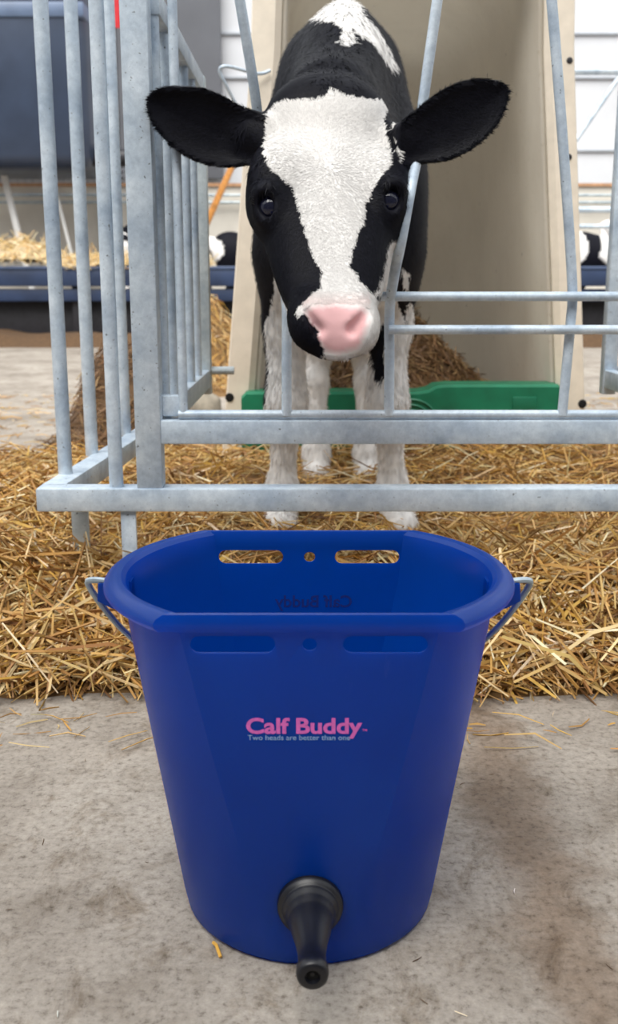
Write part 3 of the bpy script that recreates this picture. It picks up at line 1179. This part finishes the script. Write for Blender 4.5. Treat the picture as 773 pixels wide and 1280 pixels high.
# eyes and nostrils are located on the skin, then carved
EYES = []
for px, py in ((334.5, 257), (489.5, 249)):
    p, d = hit(px, py)
    nn = surf_n(p)
    EYES.append((p, nn))
NOSE = []
for a, b in (((457, 391), (441, 411)), ((385, 391), (398, 412))):
    pa, _ = hit(*a)
    pb, _ = hit(*b)
    NOSE.append((pa, pb))
EYE_R = .0185
for p, nn in EYES:
    c = p - nn * .012
    w_ = nrm(HA - nn * (HA @ nn))
    u_ = np.cross(nn, w_)
    Rm = np.stack([u_, w_, nn], 1)
    ellipsoid(p - nn * .004, (.016, .022, .010), .018, rot=Rm)                  # lids stand proud
    ellipsoid(p + nn * .003 - w_ * .0175, (.013, .007, .007), .014, rot=Rm)      # brow over the upper lid
    ellipsoid(p + nn * .006 + w_ * .001, (.0094, .0142, .016), .005, 's', rot=Rm)           # lid opening
for pa, pb in NOSE:
    na = surf_n((pa + pb) / 2)
    cone(pa - na * .001, pb - na * .003, .0042, .0074, .006, 's')
# mouth line
for sx in (-1, 1):
    cone(hp_(.388, 0, -.028), hp_(.335, sx * .056, -.036), .0022, .0022, .004, 's')


def grid_axis(segs):
    out = []
    for a, b, h in segs:
        out.append(np.arange(a, b - 1e-6, h))
    return np.concatenate(out)


def polygonise(xs, ys, zs):
    nx, ny, nz = len(xs), len(ys), len(zs)
    val = np.full((nx, ny, nz), .2, np.float32)
    for fn, lo, hi, k, op in PRIMS:
        m_ = k + .02
        i0, i1 = np.searchsorted(xs, lo[0] - m_), np.searchsorted(xs, hi[0] + m_)
        j0, j1 = np.searchsorted(ys, lo[1] - m_), np.searchsorted(ys, hi[1] + m_)
        k0, k1 = np.searchsorted(zs, lo[2] - m_), np.searchsorted(zs, hi[2] + m_)
        if i1 <= i0 or j1 <= j0 or k1 <= k0: continue
        g = np.stack(np.meshgrid(xs[i0:i1], ys[j0:j1], zs[k0:k1], indexing='ij'), -1)
        val[i0:i1, j0:j1, k0:k1] = blend(val[i0:i1, j0:j1, k0:k1], fn(g), k, op)
    ins = val < 0
    cnt = np.zeros((nx - 1, ny - 1, nz - 1), np.int8)
    for a in (0, 1):
        for b in (0, 1):
            for c in (0, 1):
                cnt += ins[a:nx - 1 + a, b:ny - 1 + b, c:nz - 1 + c]
    act = np.argwhere((cnt > 0) & (cnt < 8))
    cid = np.full(cnt.shape, -1, np.int32)
    cid[act[:, 0], act[:, 1], act[:, 2]] = np.arange(len(act))
    acc = np.zeros((len(act), 3))
    num = np.zeros(len(act))
    corners = [(a, b, c) for a in (0, 1) for b in (0, 1) for c in (0, 1)]
    X_, Y_, Z_ = xs, ys, zs

    def cp(o):
        return np.stack([X_[act[:, 0] + o[0]], Y_[act[:, 1] + o[1]], Z_[act[:, 2] + o[2]]], 1), val[act[:, 0] + o[0], act[:, 1] + o[1], act[:, 2] + o[2]]
    for i, a in enumerate(corners):
        for b in corners[i + 1:]:
            if sum(abs(x - y) for x, y in zip(a, b)) != 1: continue
            pa, va = cp(a)
            pb, vb = cp(b)
            m_ = (va < 0) != (vb < 0)
            t = np.where(m_, va / np.where(m_, va - vb, 1), 0)
            acc += np.where(m_[:, None], pa + (pb - pa) * t[:, None], 0)
            num += m_
    V = acc / num[:, None]
    quads = []
    sx = ins[:-1] != ins[1:]
    e = np.argwhere(sx[:, 1:-1, 1:-1]) + [0, 1, 1]
    q = np.stack([cid[e[:, 0], e[:, 1] - 1, e[:, 2] - 1], cid[e[:, 0], e[:, 1], e[:, 2] - 1], cid[e[:, 0], e[:, 1], e[:, 2]], cid[e[:, 0], e[:, 1] - 1, e[:, 2]]], 1)
    fl_ = ~ins[e[:, 0], e[:, 1], e[:, 2]]
    q[fl_] = q[fl_][:, ::-1]; quads.append(q)
    sy = ins[:, :-1] != ins[:, 1:]
    e = np.argwhere(sy[1:-1, :, 1:-1]) + [1, 0, 1]
    q = np.stack([cid[e[:, 0] - 1, e[:, 1], e[:, 2] - 1], cid[e[:, 0] - 1, e[:, 1], e[:, 2]], cid[e[:, 0], e[:, 1], e[:, 2]], cid[e[:, 0], e[:, 1], e[:, 2] - 1]], 1)
    fl_ = ~ins[e[:, 0], e[:, 1], e[:, 2]]
    q[fl_] = q[fl_][:, ::-1]; quads.append(q)
    sz = ins[:, :, :-1] != ins[:, :, 1:]
    e = np.argwhere(sz[1:-1, 1:-1, :]) + [1, 1, 0]
    q = np.stack([cid[e[:, 0] - 1, e[:, 1] - 1, e[:, 2]], cid[e[:, 0], e[:, 1] - 1, e[:, 2]], cid[e[:, 0], e[:, 1], e[:, 2]], cid[e[:, 0] - 1, e[:, 1], e[:, 2]]], 1)
    fl_ = ~ins[e[:, 0], e[:, 1], e[:, 2]]
    q[fl_] = q[fl_][:, ::-1]; quads.append(q)
    return V, np.concatenate(quads)


xs = grid_axis([(-.245, .32, .0034)])
ys = grid_axis([(1.10, 1.47, .0034), (1.47, 1.80, .007), (1.80, 2.52, .010)])
zs = grid_axis([(.05, .40, .0065), (.40, .78, .0034), (.78, .97, .0065)])
CV, CF = polygonise(xs, ys, zs)


def inpoly(q, poly):
    poly = np.asarray(poly, float)
    ins = np.zeros(len(q), bool)
    m_ = len(poly)
    for i in range(m_):
        a, b = poly[i], poly[(i + 1) % m_]
        c = ((a[1] > q[:, 1]) != (b[1] > q[:, 1])) & (q[:, 0] < (b[0] - a[0]) * (q[:, 1] - a[1]) / (b[1] - a[1] + 1e-12) + a[0])
        ins ^= c
    return ins


BLAZE = [(334, 143), (347, 129.5), (362, 127), (393, 125), (409, 120), (412, 110), (424, 117), (440, 123), (461, 126), (477, 126), (486, 137), (479, 150), (483, 168), (488, 184), (488, 206), (474, 224), (458, 252), (454, 274), (452, 283), (444, 299), (440, 317), (438, 333), (452, 352), (465, 366), (471, 374), (490, 370), (490, 440), (470, 470), (380, 470), (406, 440), (398, 424), (399, 414), (387, 404), (382, 390), (371, 395), (373, 384), (384, 373), (402, 358), (404, 339), (393, 328), (390, 314), (382, 292), (378, 271), (373, 255), (367, 233), (353, 223), (337, 209), (331, 196), (329, 190), (334, 162)]
EAR_STRIP = [(489, 156), (492, 152), (502, 168), (502, 205), (499, 205), (496, 181)]
CHEEK = [(486, 302), (505, 302), (500, 358), (466, 371), (479, 345)]
PINK = [(382, 390), (393, 384), (424, 381), (446, 384), (457, 388), (461, 398), (456, 417), (449, 434), (424, 441), (406, 437), (398, 424), (399, 414), (387, 404)]
WITHERS = [(388, 24), (400, 6), (425, -14), (448, -4), (457, 22), (474, 38), (485, 58), (498, 88), (490, 88), (479, 74), (468, 54), (454, 48), (440, 37), (445, 54), (434, 57), (420, 54), (427, 48), (428, 37), (417, 27), (405, 26)]
LEGS = [(343, 325), (352, 300), (480, 300), (497, 300), (494, 355), (499, 385), (506, 400), (508, 385), (514, 378), (524, 400), (524, 720), (300, 720), (318, 600), (336, 470), (331, 408), (336, 394), (342, 360)]
BLOTCH = [(502, 335), (513, 343), (512, 362), (503, 360)]
LEGPATCH = [(454, 405), (484, 405), (482, 468), (476, 478), (470, 474), (463, 445)]
TAILX = 2.33
WHITE, BLACK, PINKC = np.array([.88, .855, .82]), np.array([.0046, .0048, .0085]), np.array([.80, .47, .47])


def coat(V, jit, seed):
    r = np.random.default_rng(seed)
    n = len(V)
    px = project(V)
    wob = np.stack([vnoise(V[:, 0] * 1 + 9, V[:, 2] + V[:, 1] + 3, 130, 21) - .5, vnoise(V[:, 0] + 4, V[:, 2] + V[:, 1], 130, 22) - .5], 1) * 3.5
    q = px + wob + r.normal(0, jit, (n, 2))
    hd = head_fn(V)
    s, l, t = head_local(V)
    e = np.minimum(ear_l(V), ear_r(V))
    is_head = (hd < .022) & (s > -.02) & (V[:, 1] < 1.56)
    col = np.tile(BLACK, (n, 1))
    wh = np.zeros(n, bool)
    wh |= ~is_head & (V[:, 1] < 2.0) & (inpoly(q, LEGS) | inpoly(q, WITHERS) | inpoly(q, BLOTCH))
    wh &= ~(~is_head & (V[:, 1] < 1.9) & inpoly(q, LEGPATCH))
    # flank and hindquarters
    blot = vnoise(V[:, 1] * 1 + 2, V[:, 2] + V[:, 0] * .6 + 4, 4.5, 31) + .25 * vnoise(V[:, 1], V[:, 2] + V[:, 0], 14, 32)
    wh |= ~is_head & (V[:, 1] >= 2.0) & ((V[:, 2] < .50) | (blot > .80)) & (V[:, 1] < TAILX + .2 * (V[:, 2] < .48) * (V[:, 0] > -.04))
    wh |= is_head & (inpoly(q, BLAZE) | inpoly(q, EAR_STRIP) | inpoly(q, CHEEK))
    ear_m = (e < .008) & ((px[:, 0] < 333) | (px[:, 0] > 500))
    wh &= ~ear_m
    col[wh] = WHITE
    bl = ~wh
    col[bl] = col[bl] * r.uniform(.7, 1.6, (bl.sum(), 1))
    pk = is_head & inpoly(px + .4 * wob, PINK) & (t > -.075)
    k = vnoise(V[:, 0] + 3, V[:, 2] + 5, 60, 41)[:, None]
    soft = np.zeros(n)
    for aa in range(8):
        soft += inpoly(px + .4 * wob + 3.5 * np.array([math.cos(aa * .785), math.sin(aa * .785)]), PINK) / 8
    soft = (soft * is_head * (t > -.075) * (wh | pk))[:, None]
    col = col * (1 - soft) + PINKC * (.85 + .3 * k) * soft
    # blush above the pad
    dy = np.clip(1 - np.abs(px[:, 1] - 376) / 14, 0, 1) * is_head * wh * (np.abs(px[:, 0] - 420) < 42) * ~pk
    col = col * (1 - .45 * dy[:, None]) + (np.array([.88, .62, .58]) * .45) * dy[:, None]
    hoof = (V[:, 2] < .105) & (V[:, 1] > 1.6)
    col[hoof] = np.array([.55, .43, .30])
    return np.clip(col, 0, 1), wh, pk, is_head, ear_m


calf = empty('calf', (CX, 1.85, 0))
tag(calf, 'black and white calf poking its white-blazed face through the feed bars', 'calf')
cc, cwh, cpk, chd, cear = coat(CV, .6, 3)
calf_me = np_mesh('body', CV, CF, cc, True)
calf_body = link('body', calf_me, M['coat'], calf)
for p, nn in EYES:
    c = Vector(p - nn * .0138)
    eb = MB()
    for i in range(17):
        th_ = math.pi * i / 16
        for k in range(24):
            a = 2 * math.pi * k / 24
            eb.v.append((c.x + EYE_R * math.sin(th_) * math.cos(a), c.y + EYE_R * math.sin(th_) * math.sin(a), c.z + EYE_R * math.cos(th_)))
    for i in range(16):
        for k in range(24):
            eb.f.append((i * 24 + k, (i + 1) * 24 + k, (i + 1) * 24 + (k + 1) % 24, i * 24 + (k + 1) % 24))
    eo = eb.build('eye', M['eye'], calf, True)
    lash = MB()
    w_ = nrm(HA - nn * (HA @ nn))
    u_ = np.cross(nn, w_)
    for k in range(18):
        a = math.radians(-65 + 130 * k / 17)
        root = p + (-w_ * math.cos(a) * .0145 + u_ * math.sin(a) * .0115) + nn * .001
        tipd = nn * .010 + (-w_ * math.cos(a) * .006 + u_ * math.sin(a) * .006) + v3(0, 0, -.004)
        lash.tube([root, root + tipd * .5 + v3(0, 0, -.001), root + tipd + v3(0, 0, .002)], [.0006, .0005, .0002], 4)
    lash.build('eyelashes', M['lash'], eo, True)

# short coat hair, rooted on the skin
quad = CV[CF]
fn_ = np.cross(quad[:, 2] - quad[:, 0], quad[:, 3] - quad[:, 1])
area = np.linalg.norm(fn_, axis=1) / 2
fn_ = fn_ / (2 * area[:, None] + 1e-12)
fc = quad.mean(1)
view = fc - v3(0, 0, CAM_H)
view /= np.linalg.norm(view, axis=1, keepdims=True)
facing = (fn_ * view).sum(1) < .35
WHORL, _ = hit(410, 207)


def grow(n_, mask, L0, L1, wid, flow, lie, seed):
    r = np.random.default_rng(seed)
    wts = area * mask * facing
    pick = r.choice(len(area), n_, p=wts / wts.sum())
    u, v = r.random((n_, 1)), r.random((n_, 1))
    q = quad[pick]
    root = (q[:, 0] * (1 - u) + q[:, 1] * u) * (1 - v) + (q[:, 3] * (1 - u) + q[:, 2] * u) * v
    nn = fn_[pick]
    d = flow(root, nn) + r.normal(0, .22, (n_, 3))
    d -= nn * (d * nn).sum(1, keepdims=True)
    d /= np.linalg.norm(d, axis=1, keepdims=True) + 1e-9
    L = r.uniform(L0, L1, (n_, 1))
    side = np.cross(d, nn)
    w_ = wid * r.uniform(.7, 1.3, (n_, 1))
    mid = root + d * L * .5 + nn * L * lie
    tip = root + d * L + nn * L * lie * 1.1
    root = root - nn * .0006
    V = np.stack([root - side * w_, root + side * w_, mid - side * w_ * .7, mid + side * w_ * .7, tip], 1).reshape(-1, 3)
    F = (np.array([[0, 1, 3], [0, 3, 2], [2, 3, 4]])[None] + (np.arange(n_) * 5)[:, None, None]).reshape(-1, 3)
    col, wh, pk, hd, em = coat(root, .5, seed + 1)
    col = col * r.uniform(.85, 1.1, (n_, 1))
    return V, F, np.clip(np.repeat(col, 5, 0), 0, 1), np.repeat(nn, 5, 0)


f_px = project(fc)
f_hd = head_fn(fc)
f_s, f_l, f_t = head_local(fc)
f_head = (f_hd < .02) & (f_s > -.02) & (fc[:, 1] < 1.56)
f_ear = (np.minimum(ear_l(fc), ear_r(fc)) < .006) & ((f_px[:, 0] < 333) | (f_px[:, 0] > 500))
f_pink = f_head & inpoly((f_px - [421, 412]) * .86 + [421, 412], PINK)
near_eye = np.zeros(len(fc), bool)
for p, nn in EYES: near_eye |= np.linalg.norm(fc - p, axis=1) < .017
head_m = f_head & ~f_ear & ~f_pink & ~near_eye
body_m = ~f_head & ~f_ear
flow_head = lambda q, n_: (q - WHORL) / (np.linalg.norm(q - WHORL, axis=1, keepdims=True) + .01)
flow_ear = lambda q, n_: np.stack([np.sign(q[:, 0] - .03), np.zeros(len(q)), -.25 * np.ones(len(q))], 1)
flow_body = lambda q, n_: np.tile([0, .45, -1.0], (len(q), 1))
hv, hf, hcl, hn, off = [], [], [], [], 0
for args in ((70000, head_m, .003, .0062, .00040, flow_head, .14, 51), (36000, f_ear, .004, .009, .00040, flow_ear, .16, 52), (46000, body_m, .008, .015, .0007, flow_body, .18, 53)):
    V, F, C, N = grow(*args)
    hv.append(V); hf.append(F + off); hcl.append(C); hn.append(N); off += len(V)
hme = np_mesh('hair', np.concatenate(hv), np.concatenate(hf), np.concatenate(hcl))
at = hme.attributes.new('root_normal', 'FLOAT_VECTOR', 'POINT')
at.data.foreach_set('vector', np.concatenate(hn).astype(np.float32).ravel())
tag(link('hair', hme, M['hair'], calf), kind='stuff')

# ------------------------------------------------------------------ far side of the barn
TY = 8.3
tr = empty('feed_trough', (0, TY, 0))
tag(tr, 'long navy blue feed trough across the far side of the barn', 'trough')
z_ = lambda py, Y=TY: P(0, py, Y).z
MB().box((-8, TY, z_(358)), (8, TY + .04, z_(336)), .01).build('upper_board', M['blue_board'], tr)
MB().box((-8, TY + .03, z_(377)), (8, TY + .07, z_(361)), .01).build('lower_board', M['blue_board'], tr)
MB().box((-8, TY + .16, 0), (8, TY + .20, z_(376)), .006).build('dark_band', M['dark'], tr)  # dark band closing the gap below the lower board
MB().box((-8, TY - .01, z_(336) - .005), (8, TY + .35, z_(336) + .02), .006).build('top_edge', m_plain('blue_edge', (.06, .09, .17), .45, .2, 6), tr)
for k in range(9):
    x = -7.6 + k * 1.9
    MB().box((x, TY + .08, 0), (x + .1, TY + .18, z_(340)), .006).build('trough_post', M['dark'], tr)
gx_, gy_ = np.meshgrid(np.linspace(-8, 8, 220), np.linspace(TY - .5, TY + .9, 22), indexing='ij')
hz = .10 * sm(TY - .5, TY - .25, gy_) * (.6 + .8 * vnoise(gx_ + 20, gy_, 4, 61)) - .01  # low uneven strip on the ground under the trough, brown all over
idx = np.arange(220 * 22).reshape(220, 22)
F = np.stack([idx[:-1, :-1], idx[1:, :-1], idx[1:, 1:], idx[:-1, 1:]], -1).reshape(-1, 4)
tag(link('dark_strip', np_mesh('dark_strip', np.stack([gx_, gy_, hz], -1).reshape(-1, 3), F, None, True), M['dung_dirt']), 'dark brown uneven strip along the foot of the feed trough', 'litter', kind='stuff')


def hay_h(x, y):
    x, y = np.asarray(x, float), np.asarray(y, float)
    return np.where(True, z_(336) + .01 + .17 * np.exp(-((x + 2.42) / .38) ** 4 - ((y - TY - .16) / .16) ** 2) + .06 * np.exp(-((x + 1.5) / .8) ** 4 - ((y - TY - .17) / .14) ** 2) + .03 * (vnoise(x + 9, y, 12, 71) - .5), 0)


gx_, gy_ = np.meshgrid(np.linspace(-2.95, -.8, 60), np.linspace(TY, TY + .34, 16), indexing='ij')
idx = np.arange(60 * 16).reshape(60, 16)
F = np.stack([idx[:-1, :-1], idx[1:, :-1], idx[1:, 1:], idx[:-1, 1:]], -1).reshape(-1, 4)
hay = tag(link('hay', np_mesh('hay', np.stack([gx_, gy_, hay_h(gx_, gy_)], -1).reshape(-1, 3), F, None, True), m_plain('pale_hay', (.66, .55, .36), .95, .25, 60)), 'pale hay heaped along the top of the far feed trough', 'hay', kind='stuff')
V, F, C = straw_layer(rand_xy(1500, -2.95, -.8, TY - .02, TY + .34), (-.02, .03), (.08, .25), (.006, .012), PAL[[1, 3, 6]], np.array([.3, .4, .3]), hay_h, .5)
tag(link('hay_stems', np_mesh('hay_stems', V, F, C), M['straw'], hay), kind='stuff')

# hay/straw pile on the floor between the hutch and the trough
def pile_h(x, y):
    x, y = np.asarray(x, float), np.asarray(y, float)
    return .42 * np.exp(-((x + .52) / .20) ** 2 - ((y - 5.2) / .35) ** 2) + .02 * (vnoise(x + 9, y, 12, 75) - .4)


gx_, gy_ = np.meshgrid(np.linspace(-1.0, -.05, 40), np.linspace(4.5, 5.95, 40), indexing='ij')
idx = np.arange(1600).reshape(40, 40)
F = np.stack([idx[:-1, :-1], idx[1:, :-1], idx[1:, 1:], idx[:-1, 1:]], -1).reshape(-1, 4)
pile = tag(link('straw_pile', np_mesh('straw_pile', np.stack([gx_, gy_, pile_h(gx_, gy_) - .012], -1).reshape(-1, 3), F, None, True), M['straw_dirt']), 'loose yellow straw pile on the floor left of the hutch', 'straw', kind='stuff')
V, F, C = straw_layer(rand_xy(2500, -.95, -.1, 4.6, 5.9), (-.01, .02), (.05, .16), (.004, .008), PAL, PW, pile_h, .3)
tag(link('pile_stems', np_mesh('pile_stems', V, F, C), M['straw'], pile), kind='stuff')

# rails along the low wall
rails = empty('wall_rail', (0, 10.32, 0))
tag(rails, 'thin grey double rail fixed along the low pale wall', 'rail')
for py in (244, 253):
    MB().tube([(-8, 10.32, z_(py, 10.32)), (8, 10.32, z_(py, 10.32))], .014, 8).build('rail_tube', M['galv_dull'], rails)
for k in range(9):
    x = -7.7 + k * 1.9
    MB().box((x, 10.31, 0), (x + .03, 10.35, z_(240, 10.32))).build('rail_post', M['galv_dull'], rails)
# right-hand wires beside the hutch
rw = empty('gate_frame', (2.9, 6.5, 0))
tag(rw, 'thin steel gate frame with diagonal brace, right of the hutch', 'gate')
for py, r_ in ((89, .022), (262, .018), (283, .014)):
    MB().tube([(1.35, 6.5, z_(py, 6.5)), (4.0, 6.5, z_(py, 6.5))], r_, 8).build('frame_tube', M['galv'], rw)
MB().tube([P(700, 205, 6.5), P(790, 74, 6.5)], .014, 8).build('diagonal_brace', M['galv'], rw)
for x in (1.35, 4.0):
    MB().tube([(x, 6.5, 0), (x, 6.5, z_(89, 6.5))], .022, 8).build('frame_post', M['galv'], rw)

# timber brace
tb_ = MB().beam(P(318, 146, 9.2), P(247, 305, 9.2), .05, .07, .004, up=(0, -1, 0))
tag(tb_.build('timber_brace', M['orange_wood']), 'orange timber brace leaning behind the left ear of the calf', 'timber')

# plastic tank on white legs, with standpipe
KY = 9.0
tank = empty('storage_tank', (-2.5, KY + .4, 0))
tag(tank, 'big dark blue grey plastic tank with rounded corners, top left behind the bars', 'tank')
x1 = P(107, 100, KY).x
tz = z_(213, KY)
MB().box((x1 - 1.75, KY, tz), (x1, KY + .9, tz + 2.1), .13).build('tank_shell', M['tank'], tank, 60)
MB().box((x1 - 1.78, KY - .02, z_(22, KY)), (x1 + .015, KY + .92, z_(2, KY)), .02).build('tank_band', M['tank_edge'], tank)
for a, b in (((2, 214), (32, 330)), ((62, 214), (92, 330)), ((-60, 214), (-40, 330))):
    pa, pb = P(*a, KY + .45), P(*b, KY + .45)
    d = pb - pa
    pf = pa + d * (pa.z / -d.z)
    MB().beam(pa + Vector((0, 0, .05)), pf, .05 if a[0] != 62 else .025, .05 if a[0] != 62 else .025, .004, up=(0, 1, 0)).build('tank_leg', M['white_flange'], tank)
pp_ = P(128, 197, KY + .3)
MB().tube([(x1 - .08, KY + .3, pp_.z), P(162, 197, KY + .3)], .075, 16).build('outlet_pipe', M['dark'], tank)
sp_ = P(155, 190, KY + .3)
MB().tube([(sp_.x, KY + .3, sp_.z), (sp_.x, KY + .3, z_(36, KY + .3))], .035, 12).build('standpipe', M['grey_wall'], tank)
MB().tube([(sp_.x - .014, KY + .3, z_(36, KY + .3)), (sp_.x - .014, KY + .3, z_(-40, KY + .3))], .037, 12).build('red_sleeve', M['red'], tank)

# calves beyond the trough
gxs, gys, gzs = grid_axis([(-.26, .34, .016)]), grid_axis([(1.08, 2.55, .018)]), grid_axis([(.04, .98, .016)])
LV, LF = polygonise(gxs, gys, gzs)
LV = LV - np.array([CX, 1.85, .05])
for i, (cx_, Y, rz, bias, label) in enumerate(((-.24, 9.0, 1.57, 1.02, 'distant black calf with white back, seen beyond the trough left of the hutch'),
                                               (-1.60, 9.45, 3.14, .62, 'distant mostly white calf glimpsed between the left bars beyond the trough'),
                                               (2.75, 9.0, 1.57, .52, 'distant white and black calf at the right edge beyond the trough'))):
    nz_ = vnoise(LV[:, 1] + 3 + i * 7, LV[:, 2] + LV[:, 0] * .5 + 5, 4.5, 80 + i) + .25 * vnoise(LV[:, 1] + i, LV[:, 2], 12, 90 + i)
    wh = nz_ > bias
    if i == 0: wh |= (LV[:, 2] > .775)
    colr = np.where(wh[:, None], WHITE, BLACK * 1.2)
    o = link('calf', np_mesh('distant_calf', LV, LF, colr, True), M['coat'])
    o.location = (cx_, Y, 0.09)
    o.rotation_euler = (0, 0, rz)
    o.scale = (1.05,) * 3
    tag(o, label, 'calf', 'calves beyond the trough')

# rounded grey stone lying on the bedding beside the hutch flange
r_ = np.random.default_rng(5)
st = MB()
sc_ = P(259, 512, 3.95)
for i in range(11):
    th_ = math.pi * i / 10
    for k in range(18):
        a = 2 * math.pi * k / 18
        w_ = 1 + .07 * math.sin(3 * a + i) + .05 * math.cos(2 * a - 2 * i)
        st.v.append((sc_.x + .062 * w_ * math.sin(th_) * math.cos(a), 3.95 + .055 * w_ * math.sin(th_) * math.sin(a), max(0, .02 + .060 * w_ * math.cos(th_))))
for i in range(10):
    for k in range(18):
        st.f.append((i * 18 + k, (i + 1) * 18 + k, (i + 1) * 18 + (k + 1) % 18, i * 18 + (k + 1) % 18))
tag(st.build('stone', m_plain('grey_stone', (.26, .23, .18), .9, .25, 40), None, True), 'rounded grey brown stone beside the foot of the left hutch flange', 'stone')
